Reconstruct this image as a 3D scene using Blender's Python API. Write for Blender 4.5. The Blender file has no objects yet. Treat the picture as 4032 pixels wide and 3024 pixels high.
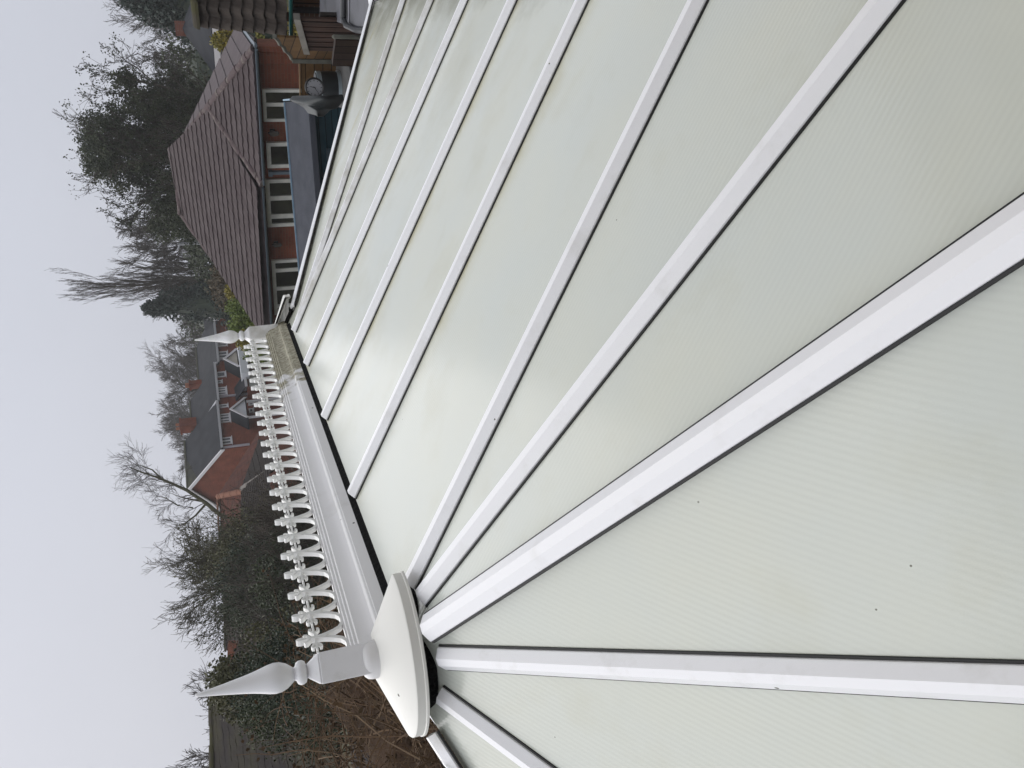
import bpy, bmesh, math, random
from mathutils import Vector, Matrix
sc = bpy.context.scene
COL = sc.collection
V = Vector
rad = math.radians

# ------------------------------------------------------------------ camera (measured from the photograph)
F, YAW, PIT, ROLL = 3224.567, -0.387, 0.328, -0.117
CAM = V((1.473, -1.857, 3.670))
FW = V((math.sin(YAW)*math.cos(PIT), math.cos(YAW)*math.cos(PIT), -math.sin(PIT)))
_r0 = V((math.cos(YAW), -math.sin(YAW), 0)); _u0 = _r0.cross(FW)
RT = _r0*math.cos(ROLL) + _u0*math.sin(ROLL)
UP = -_r0*math.sin(ROLL) + _u0*math.cos(ROLL)

def ray(x, y): return FW*F + RT*(1512-y) + UP*(2016-x)
def at(x, y, D):                       # point seen at photo pixel x,y at horizontal distance D
    d = ray(x, y); return CAM + d*(D/math.hypot(d.x, d.y))
def pl(x, y, n, c):                    # point seen at x,y on the plane n.p = c
    d = ray(x, y); n = V(n); return CAM + d*((c - CAM.dot(n))/d.dot(n))
def plz(x, y, z): return pl(x, y, (0, 0, 1), z)

cam_d = bpy.data.cameras.new('camera'); cam = bpy.data.objects.new('camera', cam_d); COL.objects.link(cam)
X, Y, Z = -UP, RT, -FW
cam.matrix_world = Matrix(((X.x, Y.x, Z.x, CAM.x), (X.y, Y.y, Z.y, CAM.y), (X.z, Y.z, Z.z, CAM.z), (0, 0, 0, 1)))
cam_d.sensor_width = 36; cam_d.lens = F/4032*36; cam_d.clip_start = 0.05; cam_d.clip_end = 2000
sc.camera = cam

# ------------------------------------------------------------------ world, sun
SUN_EL, SUN_AZ = 42, 303
w = bpy.data.worlds.new('World'); sc.world = w; w.use_nodes = True
nt = w.node_tree; nt.nodes.clear()
def N(t, kind, **kw):
    n = t.nodes.new(kind)
    for k, v in kw.items():
        if k in n.inputs.keys(): n.inputs[k].default_value = v
        else: setattr(n, k, v)
    return n
sky = N(nt, 'ShaderNodeTexSky', sky_type='NISHITA', sun_disc=False, sun_elevation=rad(SUN_EL), sun_rotation=rad(SUN_AZ), air_density=1.0, dust_density=6.0)
tc = N(nt, 'ShaderNodeTexCoord'); sep = N(nt, 'ShaderNodeSeparateXYZ'); nt.links.new(tc.outputs['Generated'], sep.inputs[0])
ramp = N(nt, 'ShaderNodeValToRGB'); nt.links.new(sep.outputs['Z'], ramp.inputs[0])
e = ramp.color_ramp.elements
e[0].position = 0.0; e[0].color = (.465, .485, .55, 1); e[1].position = 1.0; e[1].color = (.92, .94, .97, 1)
m_ = e.new(.3); m_.color = (.505, .525, .59, 1)
nz = N(nt, 'ShaderNodeTexNoise'); nz.inputs['Scale'].default_value = 2.2; nz.inputs['Detail'].default_value = 3
nt.links.new(tc.outputs['Generated'], nz.inputs['Vector'])
mr = N(nt, 'ShaderNodeMapRange'); mr.inputs['To Min'].default_value = 9.5; mr.inputs['To Max'].default_value = 11.0
nt.links.new(nz.outputs['Fac'], mr.inputs['Value'])
vm = N(nt, 'ShaderNodeVectorMath', operation='SCALE'); nt.links.new(ramp.outputs[0], vm.inputs[0]); nt.links.new(mr.outputs[0], vm.inputs['Scale'])
mx = N(nt, 'ShaderNodeMixRGB'); mx.inputs['Fac'].default_value = .93
nt.links.new(sky.outputs[0], mx.inputs[1]); nt.links.new(vm.outputs[0], mx.inputs[2])
bg = N(nt, 'ShaderNodeBackground'); bg.inputs['Strength'].default_value = .1
nt.links.new(mx.outputs[0], bg.inputs[0]); out = N(nt, 'ShaderNodeOutputWorld'); nt.links.new(bg.outputs[0], out.inputs[0])
sl = bpy.data.lights.new('sun', 'SUN'); sl.energy = 1.5; sl.angle = rad(100); sl.color = (1, .97, .93)
so = bpy.data.objects.new('sun', sl); COL.objects.link(so)
so.rotation_euler = (rad(90-SUN_EL), 0, rad(180-SUN_AZ)); so.location = (0, 0, 40)
sc.view_settings.view_transform = 'Standard'; sc.view_settings.look = 'None'; sc.view_settings.exposure = .32; sc.view_settings.gamma = 1

# ------------------------------------------------------------------ materials
def mat(name, col, rough=.6, col2=None, nscale=4, spec=None, bump=0, bscale=40, detail=4, contrast=(.35, .65), stretch=None):
    m = bpy.data.materials.new(name); m.use_nodes = True; t = m.node_tree
    p = t.nodes['Principled BSDF']
    p.inputs['Base Color'].default_value = (*col, 1); p.inputs['Roughness'].default_value = rough
    p.inputs['Specular IOR Level'].default_value = spec if spec is not None else (.12 if rough >= .68 else .5)
    c = N(t, 'ShaderNodeTexCoord'); vec = c.outputs['Object']
    if stretch:
        mp = N(t, 'ShaderNodeMapping'); mp.inputs['Scale'].default_value = stretch; t.links.new(vec, mp.inputs[0]); vec = mp.outputs[0]
    if col2:
        n = N(t, 'ShaderNodeTexNoise'); n.inputs['Scale'].default_value = nscale; n.inputs['Detail'].default_value = detail
        t.links.new(vec, n.inputs['Vector'])
        r = N(t, 'ShaderNodeValToRGB'); r.color_ramp.elements[0].position = contrast[0]; r.color_ramp.elements[1].position = contrast[1]
        r.color_ramp.elements[0].color = (*col, 1); r.color_ramp.elements[1].color = (*col2, 1)
        t.links.new(n.outputs['Fac'], r.inputs[0]); t.links.new(r.outputs[0], p.inputs['Base Color'])
    if bump:
        n2 = N(t, 'ShaderNodeTexNoise'); n2.inputs['Scale'].default_value = bscale; n2.inputs['Detail'].default_value = 5
        t.links.new(vec, n2.inputs['Vector']); b = N(t, 'ShaderNodeBump'); b.inputs['Strength'].default_value = bump
        b.inputs['Distance'].default_value = .02
        t.links.new(n2.outputs['Fac'], b.inputs['Height']); t.links.new(b.outputs[0], p.inputs['Normal'])
    return m

def brick_mat(name, ang, c1, c2, mortar):
    m = bpy.data.materials.new(name); m.use_nodes = True; t = m.node_tree; p = t.nodes['Principled BSDF']; p.inputs['Roughness'].default_value = .85; p.inputs['Specular IOR Level'].default_value = .1
    c = N(t, 'ShaderNodeTexCoord'); s = N(t, 'ShaderNodeSeparateXYZ'); t.links.new(c.outputs['Object'], s.inputs[0])
    vr = N(t, 'ShaderNodeVectorRotate', rotation_type='Z_AXIS'); vr.inputs['Angle'].default_value = -ang; t.links.new(c.outputs['Object'], vr.inputs['Vector'])
    s2 = N(t, 'ShaderNodeSeparateXYZ'); t.links.new(vr.outputs[0], s2.inputs[0])
    ad = N(t, 'ShaderNodeMath', operation='ADD'); t.links.new(s2.outputs['X'], ad.inputs[0]); t.links.new(s2.outputs['Y'], ad.inputs[1])
    cb = N(t, 'ShaderNodeCombineXYZ'); t.links.new(ad.outputs[0], cb.inputs[0]); t.links.new(s.outputs['Z'], cb.inputs[1])
    b = N(t, 'ShaderNodeTexBrick'); b.inputs['Scale'].default_value = 1; b.inputs['Brick Width'].default_value = .225; b.inputs['Row Height'].default_value = .075
    b.inputs['Mortar Size'].default_value = .006; b.inputs['Color1'].default_value = (*c1, 1); b.inputs['Color2'].default_value = (*c2, 1); b.inputs['Mortar'].default_value = (*mortar, 1)
    t.links.new(cb.outputs[0], b.inputs['Vector'])
    n = N(t, 'ShaderNodeTexNoise'); n.inputs['Scale'].default_value = 1.3; n.inputs['Detail'].default_value = 5; t.links.new(c.outputs['Object'], n.inputs['Vector'])
    mxx = N(t, 'ShaderNodeMixRGB', blend_type='MULTIPLY'); mxx.inputs['Fac'].default_value = .55
    r = N(t, 'ShaderNodeMapRange'); r.inputs['From Min'].default_value = .3; r.inputs['From Max'].default_value = .7; r.inputs['To Min'].default_value = .55; r.inputs['To Max'].default_value = 1.3
    t.links.new(n.outputs['Fac'], r.inputs[0]); t.links.new(b.outputs['Color'], mxx.inputs[1]); t.links.new(r.outputs[0], mxx.inputs[2])
    t.links.new(mxx.outputs[0], p.inputs['Base Color'])
    return m

def plank_mat(name, c1, c2, direction, pitch, rough=.7):
    # boards: dark groove lines every pitch along a direction vector
    m = mat(name, c1, rough, c2, 3, bump=.2, bscale=25)
    t = m.node_tree; p = t.nodes['Principled BSDF']
    c = N(t, 'ShaderNodeTexCoord'); d = N(t, 'ShaderNodeVectorMath', operation='DOT_PRODUCT'); d.inputs[1].default_value = direction
    t.links.new(c.outputs['Object'], d.inputs[0])
    dv = N(t, 'ShaderNodeMath', operation='DIVIDE'); dv.inputs[1].default_value = pitch; t.links.new(d.outputs['Value'], dv.inputs[0])
    fr = N(t, 'ShaderNodeMath', operation='FRACT'); t.links.new(dv.outputs[0], fr.inputs[0])
    fl = N(t, 'ShaderNodeMath', operation='FLOOR'); t.links.new(dv.outputs[0], fl.inputs[0])
    wn = N(t, 'ShaderNodeTexWhiteNoise', noise_dimensions='1D'); t.links.new(fl.outputs[0], wn.inputs['W'])
    lt = N(t, 'ShaderNodeMath', operation='GREATER_THAN'); lt.inputs[1].default_value = .1; t.links.new(fr.outputs[0], lt.inputs[0])
    mr2 = N(t, 'ShaderNodeMapRange'); mr2.inputs['To Min'].default_value = .7; mr2.inputs['To Max'].default_value = 1.2; t.links.new(wn.outputs['Value'], mr2.inputs[0])
    mu = N(t, 'ShaderNodeMath', operation='MULTIPLY'); t.links.new(lt.outputs[0], mu.inputs[0]); t.links.new(mr2.outputs[0], mu.inputs[1])
    mx2 = N(t, 'ShaderNodeMixRGB', blend_type='MULTIPLY'); mx2.inputs['Fac'].default_value = .85
    src = p.inputs['Base Color'].links[0].from_socket
    t.links.new(src, mx2.inputs[1]); t.links.new(mu.outputs[0], mx2.inputs[2]); t.links.new(mx2.outputs[0], p.inputs['Base Color'])
    return m

def glass_mat(name, col, rough=.08):
    m = mat(name, col, rough); return m

def upvc_mat(name, grime=0.0, moss=None, col=(.88, .88, .905), rough=.28):
    m = bpy.data.materials.new(name); m.use_nodes = True; t = m.node_tree; p = t.nodes['Principled BSDF']
    p.inputs['Roughness'].default_value = rough
    c = N(t, 'ShaderNodeTexCoord'); g = N(t, 'ShaderNodeNewGeometry')
    n1 = N(t, 'ShaderNodeTexNoise'); n1.inputs['Scale'].default_value = 7; n1.inputs['Detail'].default_value = 7; n1.inputs['Roughness'].default_value = .65
    t.links.new(g.outputs['Position'], n1.inputs['Vector'])
    r1 = N(t, 'ShaderNodeMapRange'); r1.inputs['From Min'].default_value = .62-grime*.35; r1.inputs['From Max'].default_value = .85-grime*.25
    r1.inputs['To Max'].default_value = .25+grime*.6
    t.links.new(n1.outputs['Fac'], r1.inputs[0])
    a = N(t, 'ShaderNodeMixRGB'); a.inputs[1].default_value = (*col, 1); a.inputs[2].default_value = (.42, .40, .33, 1); t.links.new(r1.outputs[0], a.inputs['Fac'])
    # sparse specks
    vo = N(t, 'ShaderNodeTexVoronoi'); vo.inputs['Scale'].default_value = 11; t.links.new(g.outputs['Position'], vo.inputs['Vector'])
    wn = N(t, 'ShaderNodeTexWhiteNoise', noise_dimensions='3D'); t.links.new(vo.outputs['Position'], wn.inputs['Vector'])
    lt = N(t, 'ShaderNodeMath', operation='LESS_THAN'); lt.inputs[1].default_value = .045; t.links.new(vo.outputs['Distance'], lt.inputs[0])
    l2 = N(t, 'ShaderNodeMath', operation='LESS_THAN'); l2.inputs[1].default_value = .45; t.links.new(wn.outputs['Value'], l2.inputs[0])
    mu = N(t, 'ShaderNodeMath', operation='MULTIPLY'); t.links.new(lt.outputs[0], mu.inputs[0]); t.links.new(l2.outputs[0], mu.inputs[1])
    b = N(t, 'ShaderNodeMixRGB'); b.inputs[2].default_value = (.07, .065, .05, 1); t.links.new(a.outputs[0], b.inputs[1]); t.links.new(mu.outputs[0], b.inputs['Fac'])
    last = b
    if moss is not None:                   # weathered lichen from moss metres along the ridge onwards
        s = N(t, 'ShaderNodeSeparateXYZ'); t.links.new(g.outputs['Position'], s.inputs[0])
        n2 = N(t, 'ShaderNodeTexNoise'); n2.inputs['Scale'].default_value = 14; n2.inputs['Detail'].default_value = 5; t.links.new(g.outputs['Position'], n2.inputs['Vector'])
        m1 = N(t, 'ShaderNodeMath', operation='MULTIPLY'); m1.inputs[1].default_value = 1.1; t.links.new(n2.outputs['Fac'], m1.inputs[0])
        ad = N(t, 'ShaderNodeMath', operation='ADD'); t.links.new(s.outputs['Y'], ad.inputs[0]); t.links.new(m1.outputs[0], ad.inputs[1])
        r2 = N(t, 'ShaderNodeMapRange'); r2.inputs['From Min'].default_value = moss+.52; r2.inputs['From Max'].default_value = moss+.68; r2.inputs['To Max'].default_value = .92; t.links.new(ad.outputs[0], r2.inputs[0])
        n3 = N(t, 'ShaderNodeTexNoise'); n3.inputs['Scale'].default_value = 55; n3.inputs['Detail'].default_value = 6; t.links.new(g.outputs['Position'], n3.inputs['Vector'])
        cr = N(t, 'ShaderNodeValToRGB'); cr.color_ramp.elements[0].position = .36; cr.color_ramp.elements[1].position = .64
        cr.color_ramp.elements[0].color = (.17, .145, .085, 1); cr.color_ramp.elements[1].color = (.45, .425, .31, 1); t.links.new(n3.outputs['Fac'], cr.inputs[0])
        d = N(t, 'ShaderNodeMixRGB'); t.links.new(r2.outputs[0], d.inputs['Fac']); t.links.new(last.outputs[0], d.inputs[1]); t.links.new(cr.outputs[0], d.inputs[2]); last = d
        rr = N(t, 'ShaderNodeMapRange'); rr.inputs['To Min'].default_value = .28; rr.inputs['To Max'].default_value = .8
        t.links.new(r2.outputs[0], rr.inputs[0]); t.links.new(rr.outputs[0], p.inputs['Roughness'])
    t.links.new(last.outputs[0], p.inputs['Base Color'])
    return m

def poly_mat(name, axis, k=1.0):                  # opal multiwall polycarbonate; axis = world axis across which the flutes repeat
    m = bpy.data.materials.new(name); m.use_nodes = True; t = m.node_tree; p = t.nodes['Principled BSDF']
    p.inputs['Roughness'].default_value = .17; p.inputs['Specular IOR Level'].default_value = .65
    g = N(t, 'ShaderNodeNewGeometry'); s = N(t, 'ShaderNodeSeparateXYZ'); t.links.new(g.outputs['Position'], s.inputs[0])
    n1 = N(t, 'ShaderNodeTexNoise'); n1.inputs['Scale'].default_value = 2.2; n1.inputs['Detail'].default_value = 6; t.links.new(g.outputs['Position'], n1.inputs['Vector'])
    cr = N(t, 'ShaderNodeValToRGB'); cr.color_ramp.elements[0].position = .35; cr.color_ramp.elements[1].position = .68
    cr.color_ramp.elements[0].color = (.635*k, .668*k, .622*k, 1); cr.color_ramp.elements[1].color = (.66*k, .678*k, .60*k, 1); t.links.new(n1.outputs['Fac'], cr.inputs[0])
    # flutes: internal webs show as faint darker lines and the skin ripples a little
    wob = N(t, 'ShaderNodeTexNoise'); wob.inputs['Scale'].default_value = 1.5; t.links.new(g.outputs['Position'], wob.inputs['Vector'])
    mm = N(t, 'ShaderNodeMath', operation='MULTIPLY'); mm.inputs[1].default_value = 2*math.pi/.0135; t.links.new(s.outputs[axis], mm.inputs[0])
    sn = N(t, 'ShaderNodeMath', operation='SINE'); t.links.new(mm.outputs[0], sn.inputs[0])
    amp = N(t, 'ShaderNodeMapRange'); amp.inputs['From Min'].default_value = .35; amp.inputs['From Max'].default_value = .7; amp.inputs['To Min'].default_value = .15; amp.inputs['To Max'].default_value = 1
    t.links.new(wob.outputs['Fac'], amp.inputs[0])
    hs = N(t, 'ShaderNodeMath', operation='MULTIPLY'); t.links.new(sn.outputs[0], hs.inputs[0]); t.links.new(amp.outputs[0], hs.inputs[1])
    n2 = N(t, 'ShaderNodeTexNoise'); n2.inputs['Scale'].default_value = 5; n2.inputs['Detail'].default_value = 2; t.links.new(g.outputs['Position'], n2.inputs['Vector'])
    m3 = N(t, 'ShaderNodeMath', operation='MULTIPLY'); m3.inputs[1].default_value = 6; t.links.new(n2.outputs['Fac'], m3.inputs[0])
    ad = N(t, 'ShaderNodeMath', operation='ADD'); t.links.new(hs.outputs[0], ad.inputs[0]); t.links.new(m3.outputs[0], ad.inputs[1])
    bp = N(t, 'ShaderNodeBump'); bp.inputs['Strength'].default_value = .5; bp.inputs['Distance'].default_value = .00026
    t.links.new(ad.outputs[0], bp.inputs['Height']); t.links.new(bp.outputs[0], p.inputs['Normal'])
    web = N(t, 'ShaderNodeMapRange'); web.inputs['From Min'].default_value = -1; web.inputs['From Max'].default_value = 1; web.inputs['To Min'].default_value = .93; web.inputs['To Max'].default_value = 1.0
    t.links.new(hs.outputs[0], web.inputs[0])
    mu = N(t, 'ShaderNodeVectorMath', operation='SCALE'); t.links.new(cr.outputs[0], mu.inputs[0]); t.links.new(web.outputs[0], mu.inputs['Scale'])
    # algae film: yellow green near the far end of the ridge, plus fine specks
    n4 = N(t, 'ShaderNodeTexNoise'); n4.inputs['Scale'].default_value = 3.3; n4.inputs['Detail'].default_value = 7; n4.inputs['Roughness'].default_value = .6; t.links.new(g.outputs['Position'], n4.inputs['Vector'])
    ay = N(t, 'ShaderNodeMapRange'); ay.inputs['From Min'].default_value = .6; ay.inputs['From Max'].default_value = 3.4; ay.inputs['To Max'].default_value = .28; t.links.new(s.outputs['Y'], ay.inputs[0])
    an = N(t, 'ShaderNodeMath', operation='ADD'); t.links.new(n4.outputs['Fac'], an.inputs[0]); t.links.new(ay.outputs[0], an.inputs[1])
    am = N(t, 'ShaderNodeMapRange'); am.inputs['From Min'].default_value = .55; am.inputs['From Max'].default_value = 1.0; am.inputs['To Max'].default_value = .55; t.links.new(an.outputs[0], am.inputs[0])
    a1 = N(t, 'ShaderNodeMixRGB'); a1.inputs[2].default_value = (.46, .44, .30, 1); t.links.new(am.outputs[0], a1.inputs['Fac']); t.links.new(mu.outputs[0], a1.inputs[1])
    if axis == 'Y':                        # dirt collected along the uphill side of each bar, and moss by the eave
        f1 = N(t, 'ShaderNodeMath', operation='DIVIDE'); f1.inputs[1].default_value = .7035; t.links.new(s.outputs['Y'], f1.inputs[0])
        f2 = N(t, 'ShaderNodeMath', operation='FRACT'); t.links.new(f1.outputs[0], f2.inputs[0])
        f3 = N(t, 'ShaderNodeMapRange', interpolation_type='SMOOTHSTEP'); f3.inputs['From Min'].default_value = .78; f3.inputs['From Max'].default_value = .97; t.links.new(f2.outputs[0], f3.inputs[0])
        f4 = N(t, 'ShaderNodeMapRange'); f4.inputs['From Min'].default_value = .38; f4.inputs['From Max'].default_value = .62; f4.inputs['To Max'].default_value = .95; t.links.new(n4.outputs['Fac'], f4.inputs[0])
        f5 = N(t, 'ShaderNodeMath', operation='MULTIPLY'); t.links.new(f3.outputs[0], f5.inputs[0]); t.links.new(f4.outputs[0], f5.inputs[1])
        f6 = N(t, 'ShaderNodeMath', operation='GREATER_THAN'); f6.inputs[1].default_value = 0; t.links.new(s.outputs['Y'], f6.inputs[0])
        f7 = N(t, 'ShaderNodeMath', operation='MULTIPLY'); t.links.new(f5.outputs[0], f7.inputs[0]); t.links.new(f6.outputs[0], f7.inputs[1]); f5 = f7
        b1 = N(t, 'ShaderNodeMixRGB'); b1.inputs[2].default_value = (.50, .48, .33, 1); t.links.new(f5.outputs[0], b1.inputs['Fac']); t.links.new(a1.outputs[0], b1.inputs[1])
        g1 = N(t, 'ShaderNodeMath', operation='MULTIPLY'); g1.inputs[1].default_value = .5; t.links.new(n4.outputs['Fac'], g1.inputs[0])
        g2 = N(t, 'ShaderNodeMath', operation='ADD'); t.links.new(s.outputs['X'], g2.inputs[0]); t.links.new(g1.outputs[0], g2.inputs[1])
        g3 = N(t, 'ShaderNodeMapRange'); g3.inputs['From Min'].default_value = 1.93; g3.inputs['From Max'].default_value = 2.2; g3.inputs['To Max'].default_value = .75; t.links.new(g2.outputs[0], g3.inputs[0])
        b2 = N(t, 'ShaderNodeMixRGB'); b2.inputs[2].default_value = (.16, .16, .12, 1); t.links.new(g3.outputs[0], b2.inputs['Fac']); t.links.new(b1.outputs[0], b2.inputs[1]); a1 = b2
    vo = N(t, 'ShaderNodeTexVoronoi'); vo.inputs['Scale'].default_value = 10; t.links.new(g.outputs['Position'], vo.inputs['Vector'])
    wn = N(t, 'ShaderNodeTexWhiteNoise', noise_dimensions='3D'); t.links.new(vo.outputs['Position'], wn.inputs['Vector'])
    lt = N(t, 'ShaderNodeMath', operation='LESS_THAN'); lt.inputs[1].default_value = .019; t.links.new(vo.outputs['Distance'], lt.inputs[0])
    l2 = N(t, 'ShaderNodeMath', operation='LESS_THAN'); l2.inputs[1].default_value = .4; t.links.new(wn.outputs['Value'], l2.inputs[0])
    ml = N(t, 'ShaderNodeMath', operation='MULTIPLY'); t.links.new(lt.outputs[0], ml.inputs[0]); t.links.new(l2.outputs[0], ml.inputs[1])
    a2 = N(t, 'ShaderNodeMixRGB'); a2.inputs[2].default_value = (.12, .12, .09, 1); t.links.new(ml.outputs[0], a2.inputs['Fac']); t.links.new(a1.outputs[0], a2.inputs[1])
    t.links.new(a2.outputs[0], p.inputs['Base Color'])
    return m

# ------------------------------------------------------------------ mesh helpers
class MB:
    def __init__(s): s.v = []; s.f = []
    def face(s, pts):
        b = len(s.v); s.v += [tuple(p) for p in pts]; s.f.append(tuple(range(b, b+len(pts))))
    def hexa(s, p):                        # 8 points: bottom loop then top loop
        b = len(s.v); s.v += [tuple(q) for q in p]
        for q in ((3, 2, 1, 0), (4, 5, 6, 7), (0, 1, 5, 4), (1, 2, 6, 5), (2, 3, 7, 6), (3, 0, 4, 7)): s.f.append(tuple(b+i for i in q))
        return s
    def box(s, x0, x1, y0, y1, z0, z1):
        return s.hexa([(x0, y0, z0), (x1, y0, z0), (x1, y1, z0), (x0, y1, z0), (x0, y0, z1), (x1, y0, z1), (x1, y1, z1), (x0, y1, z1)])
    def tube(s, pts, rs, n=6, cap=True):
        pts = [V(p) for p in pts]; rings = []
        for i, p in enumerate(pts):
            d = (pts[min(i+1, len(pts)-1)] - pts[max(i-1, 0)])
            if d.length < 1e-9: d = V((0, 0, 1))
            d.normalize(); a = d.cross(V((0, 0, 1)) if abs(d.z) < .9 else V((1, 0, 0))).normalized(); c = d.cross(a)
            r = rs[i] if isinstance(rs, (list, tuple)) else rs
            b = len(s.v)
            for k in range(n):
                t = 2*math.pi*k/n; s.v.append(tuple(p + a*(r*math.cos(t)) + c*(r*math.sin(t))))
            rings.append(b)
        for i in range(len(rings)-1):
            for k in range(n):
                s.f.append((rings[i]+k, rings[i]+(k+1) % n, rings[i+1]+(k+1) % n, rings[i+1]+k))
        if cap:
            s.f.append(tuple(rings[0]+k for k in reversed(range(n)))); s.f.append(tuple(rings[-1]+k for k in range(n)))
        return s
    def lathe(s, prof, c, n=24, a0=0, a1=2*math.pi, rot=0, fr=None):     # prof: (radius, height)
        full = abs(a1-a0-2*math.pi) < 1e-6; m = n if full else n+1; b = len(s.v); c = V(c)
        ax = fr or (V((1, 0, 0)), V((0, 1, 0)), V((0, 0, 1)))
        for r, z in prof:
            for k in range(m):
                t = a0+(a1-a0)*k/n+rot; s.v.append(tuple(c + ax[0]*(r*math.cos(t)) + ax[1]*(r*math.sin(t)) + ax[2]*z))
        for i in range(len(prof)-1):
            for k in range(n):
                k2 = (k+1) % m; s.f.append((b+i*m+k, b+i*m+k2, b+(i+1)*m+k2, b+(i+1)*m+k))
        if full:
            s.f.append(tuple(b+k for k in reversed(range(m)))); q = b+(len(prof)-1)*m; s.f.append(tuple(q+k for k in range(m)))
        return s
    def prism(s, loop, ext):               # closed planar loop pushed along ext
        n = len(loop); b = len(s.v); e_ = V(ext)
        s.v += [tuple(p) for p in loop] + [tuple(V(p)+e_) for p in loop]
        s.f.append(tuple(b+i for i in reversed(range(n)))); s.f.append(tuple(b+n+i for i in range(n)))
        for i in range(n): j = (i+1) % n; s.f.append((b+i, b+j, b+n+j, b+n+i))
        return s
    def sweep(s, prof, p0, p1, lat, nor):  # open/closed profile (l,h) swept from p0 to p1
        b = len(s.v); n = len(prof)
        for p in (p0, p1):
            for l, h in prof: s.v.append(tuple(V(p)+lat*l+nor*h))
        for i in range(n): j = (i+1) % n; s.f.append((b+i, b+j, b+n+j, b+n+i))
        s.f.append(tuple(b+i for i in reversed(range(n)))); s.f.append(tuple(b+n+i for i in range(n)))
        return s
    def add(s, v, f):
        b = len(s.v); s.v += v; s.f += [tuple(b+i for i in q) for q in f]; return s
    def build(s, name, material, parent=None, org=None, smooth=False, fix=True, bevel=0):
        o_ = V(org) if org is not None else (V(parent['_org']) if parent is not None else V((0, 0, 0)))
        me = bpy.data.meshes.new(name); me.from_pydata([(p[0]-o_.x, p[1]-o_.y, p[2]-o_.z) for p in s.v], [], s.f)
        me.materials.append(material)
        if fix or bevel:
            bm = bmesh.new(); bm.from_mesh(me)
            bmesh.ops.recalc_face_normals(bm, faces=bm.faces)
            bm.to_mesh(me); bm.free()
        if smooth:
            me.polygons.foreach_set('use_smooth', [True]*len(me.polygons))
        ob = bpy.data.objects.new(name, me); COL.objects.link(ob)
        if parent is not None: ob.parent = parent; ob['_org'] = list(o_)
        else: ob.location = o_; ob['_org'] = list(o_)
        if smooth == 'edge':
            md = ob.modifiers.new('split', 'EDGE_SPLIT'); md.split_angle = rad(35)
        if bevel:
            md = ob.modifiers.new('bevel', 'BEVEL'); md.width = bevel; md.segments = 2; md.limit_method = 'ANGLE'
        return ob

def tag(o, label=None, cat=None, group=None, kind=None):
    if label: o['label'] = label
    if cat: o['category'] = cat
    if group: o['group'] = group
    if kind: o['kind'] = kind
    return o
def thing(name, loc, label, cat, group=None):
    o = bpy.data.objects.new(name, None); COL.objects.link(o); o.location = loc; o['_org'] = list(loc); o.empty_display_size = .2
    return tag(o, label, cat, group)
def copy_tree(o, loc, rz=0, scl=1, label=None):
    def rec(a, par):
        c = a.copy(); COL.objects.link(c); c.parent = par
        for ch in a.children: rec(ch, c)
        return c
    c = rec(o, None); c.location = loc; c.rotation_euler = (0, 0, rz); c.scale = (scl,)*3
    if label: c['label'] = label
    return c

class Fr:                                  # wall frame: u along the wall, z up, w outwards
    def __init__(s, o, p1, flip=False):
        s.o = V((o[0], o[1], 0)); d = V((p1[0]-o[0], p1[1]-o[1], 0)); s.len = d.length; s.u = d.normalized()
        s.w = V((s.u.y, -s.u.x, 0)) * (-1 if flip else 1)
    def P(s, u, z, w=0): return s.o + s.u*u + s.w*w + V((0, 0, z))
    def box(s, mb, u0, u1, z0, z1, w0, w1):
        return mb.hexa([s.P(u0, z0, w0), s.P(u1, z0, w0), s.P(u1, z0, w1), s.P(u0, z0, w1), s.P(u0, z1, w0), s.P(u1, z1, w0), s.P(u1, z1, w1), s.P(u0, z1, w1)])

def tiled(poly, course=.28, tile=.3, lift=.03, amp=.012, thick=.03, samples=3):
    """stepped, wavy tile courses laid over a planar polygon; returns (verts, faces)"""
    poly = [V(p) for p in poly]
    n = V((0, 0, 0))
    for i in range(len(poly)): n += (poly[i]-poly[0]).cross(poly[(i+1) % len(poly)]-poly[0])
    n.normalize()
    if n.z < 0: n = -n; poly = poly[::-1]
    u = V((0, 0, 1)).cross(n).normalized(); v = n.cross(u)
    if v.z < 0: v = -v
    o = poly[0]; us = [(p-o).dot(u) for p in poly]; vs = [(p-o).dot(v) for p in poly]
    u0, u1, v0, v1 = min(us)-.1, max(us)+.1, min(vs), max(vs)+.05
    nu = max(2, int((u1-u0)/((tile or 1.5)/samples))); nv = max(1, int(math.ceil((v1-v0)/course)))
    bm = bmesh.new()
    for r in range(nv):
        rows = []
        for vv, h in ((v0+r*course, 0), (v0+r*course, lift), (v0+(r+1)*course, .004)):
            row = []
            for i in range(nu+1):
                uu = u0+(u1-u0)*i/nu
                wv = amp*math.sin(2*math.pi*uu/tile) if tile else 0
                sag = .012*math.sin(2*math.pi*uu/tile+.6) if (tile and h == lift) else 0
                jit = random.uniform(-.004, .004)
                row.append(bm.verts.new(o+u*uu+v*(vv+sag)+n*(h+wv+amp+jit if h else (wv+amp-.004))))
            rows.append(row)
        for a, b in ((rows[0], rows[1]), (rows[1], rows[2])):
            for i in range(nu): bm.faces.new((a[i], a[i+1], b[i+1], b[i]))
    for i in range(len(poly)):
        a, b = poly[i], poly[(i+1) % len(poly)]; pn = (b-a).cross(n).normalized()
        bmesh.ops.bisect_plane(bm, geom=bm.verts[:]+bm.edges[:]+bm.faces[:], plane_co=a+pn*.015, plane_no=pn, clear_outer=True)
    bm.verts.index_update()
    vv = [tuple(x.co) for x in bm.verts]; ff = [tuple(x.index for x in f.verts) for f in bm.faces]; bm.free()
    # solid slab just below so that no gap shows
    return vv, ff, poly, n

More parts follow.
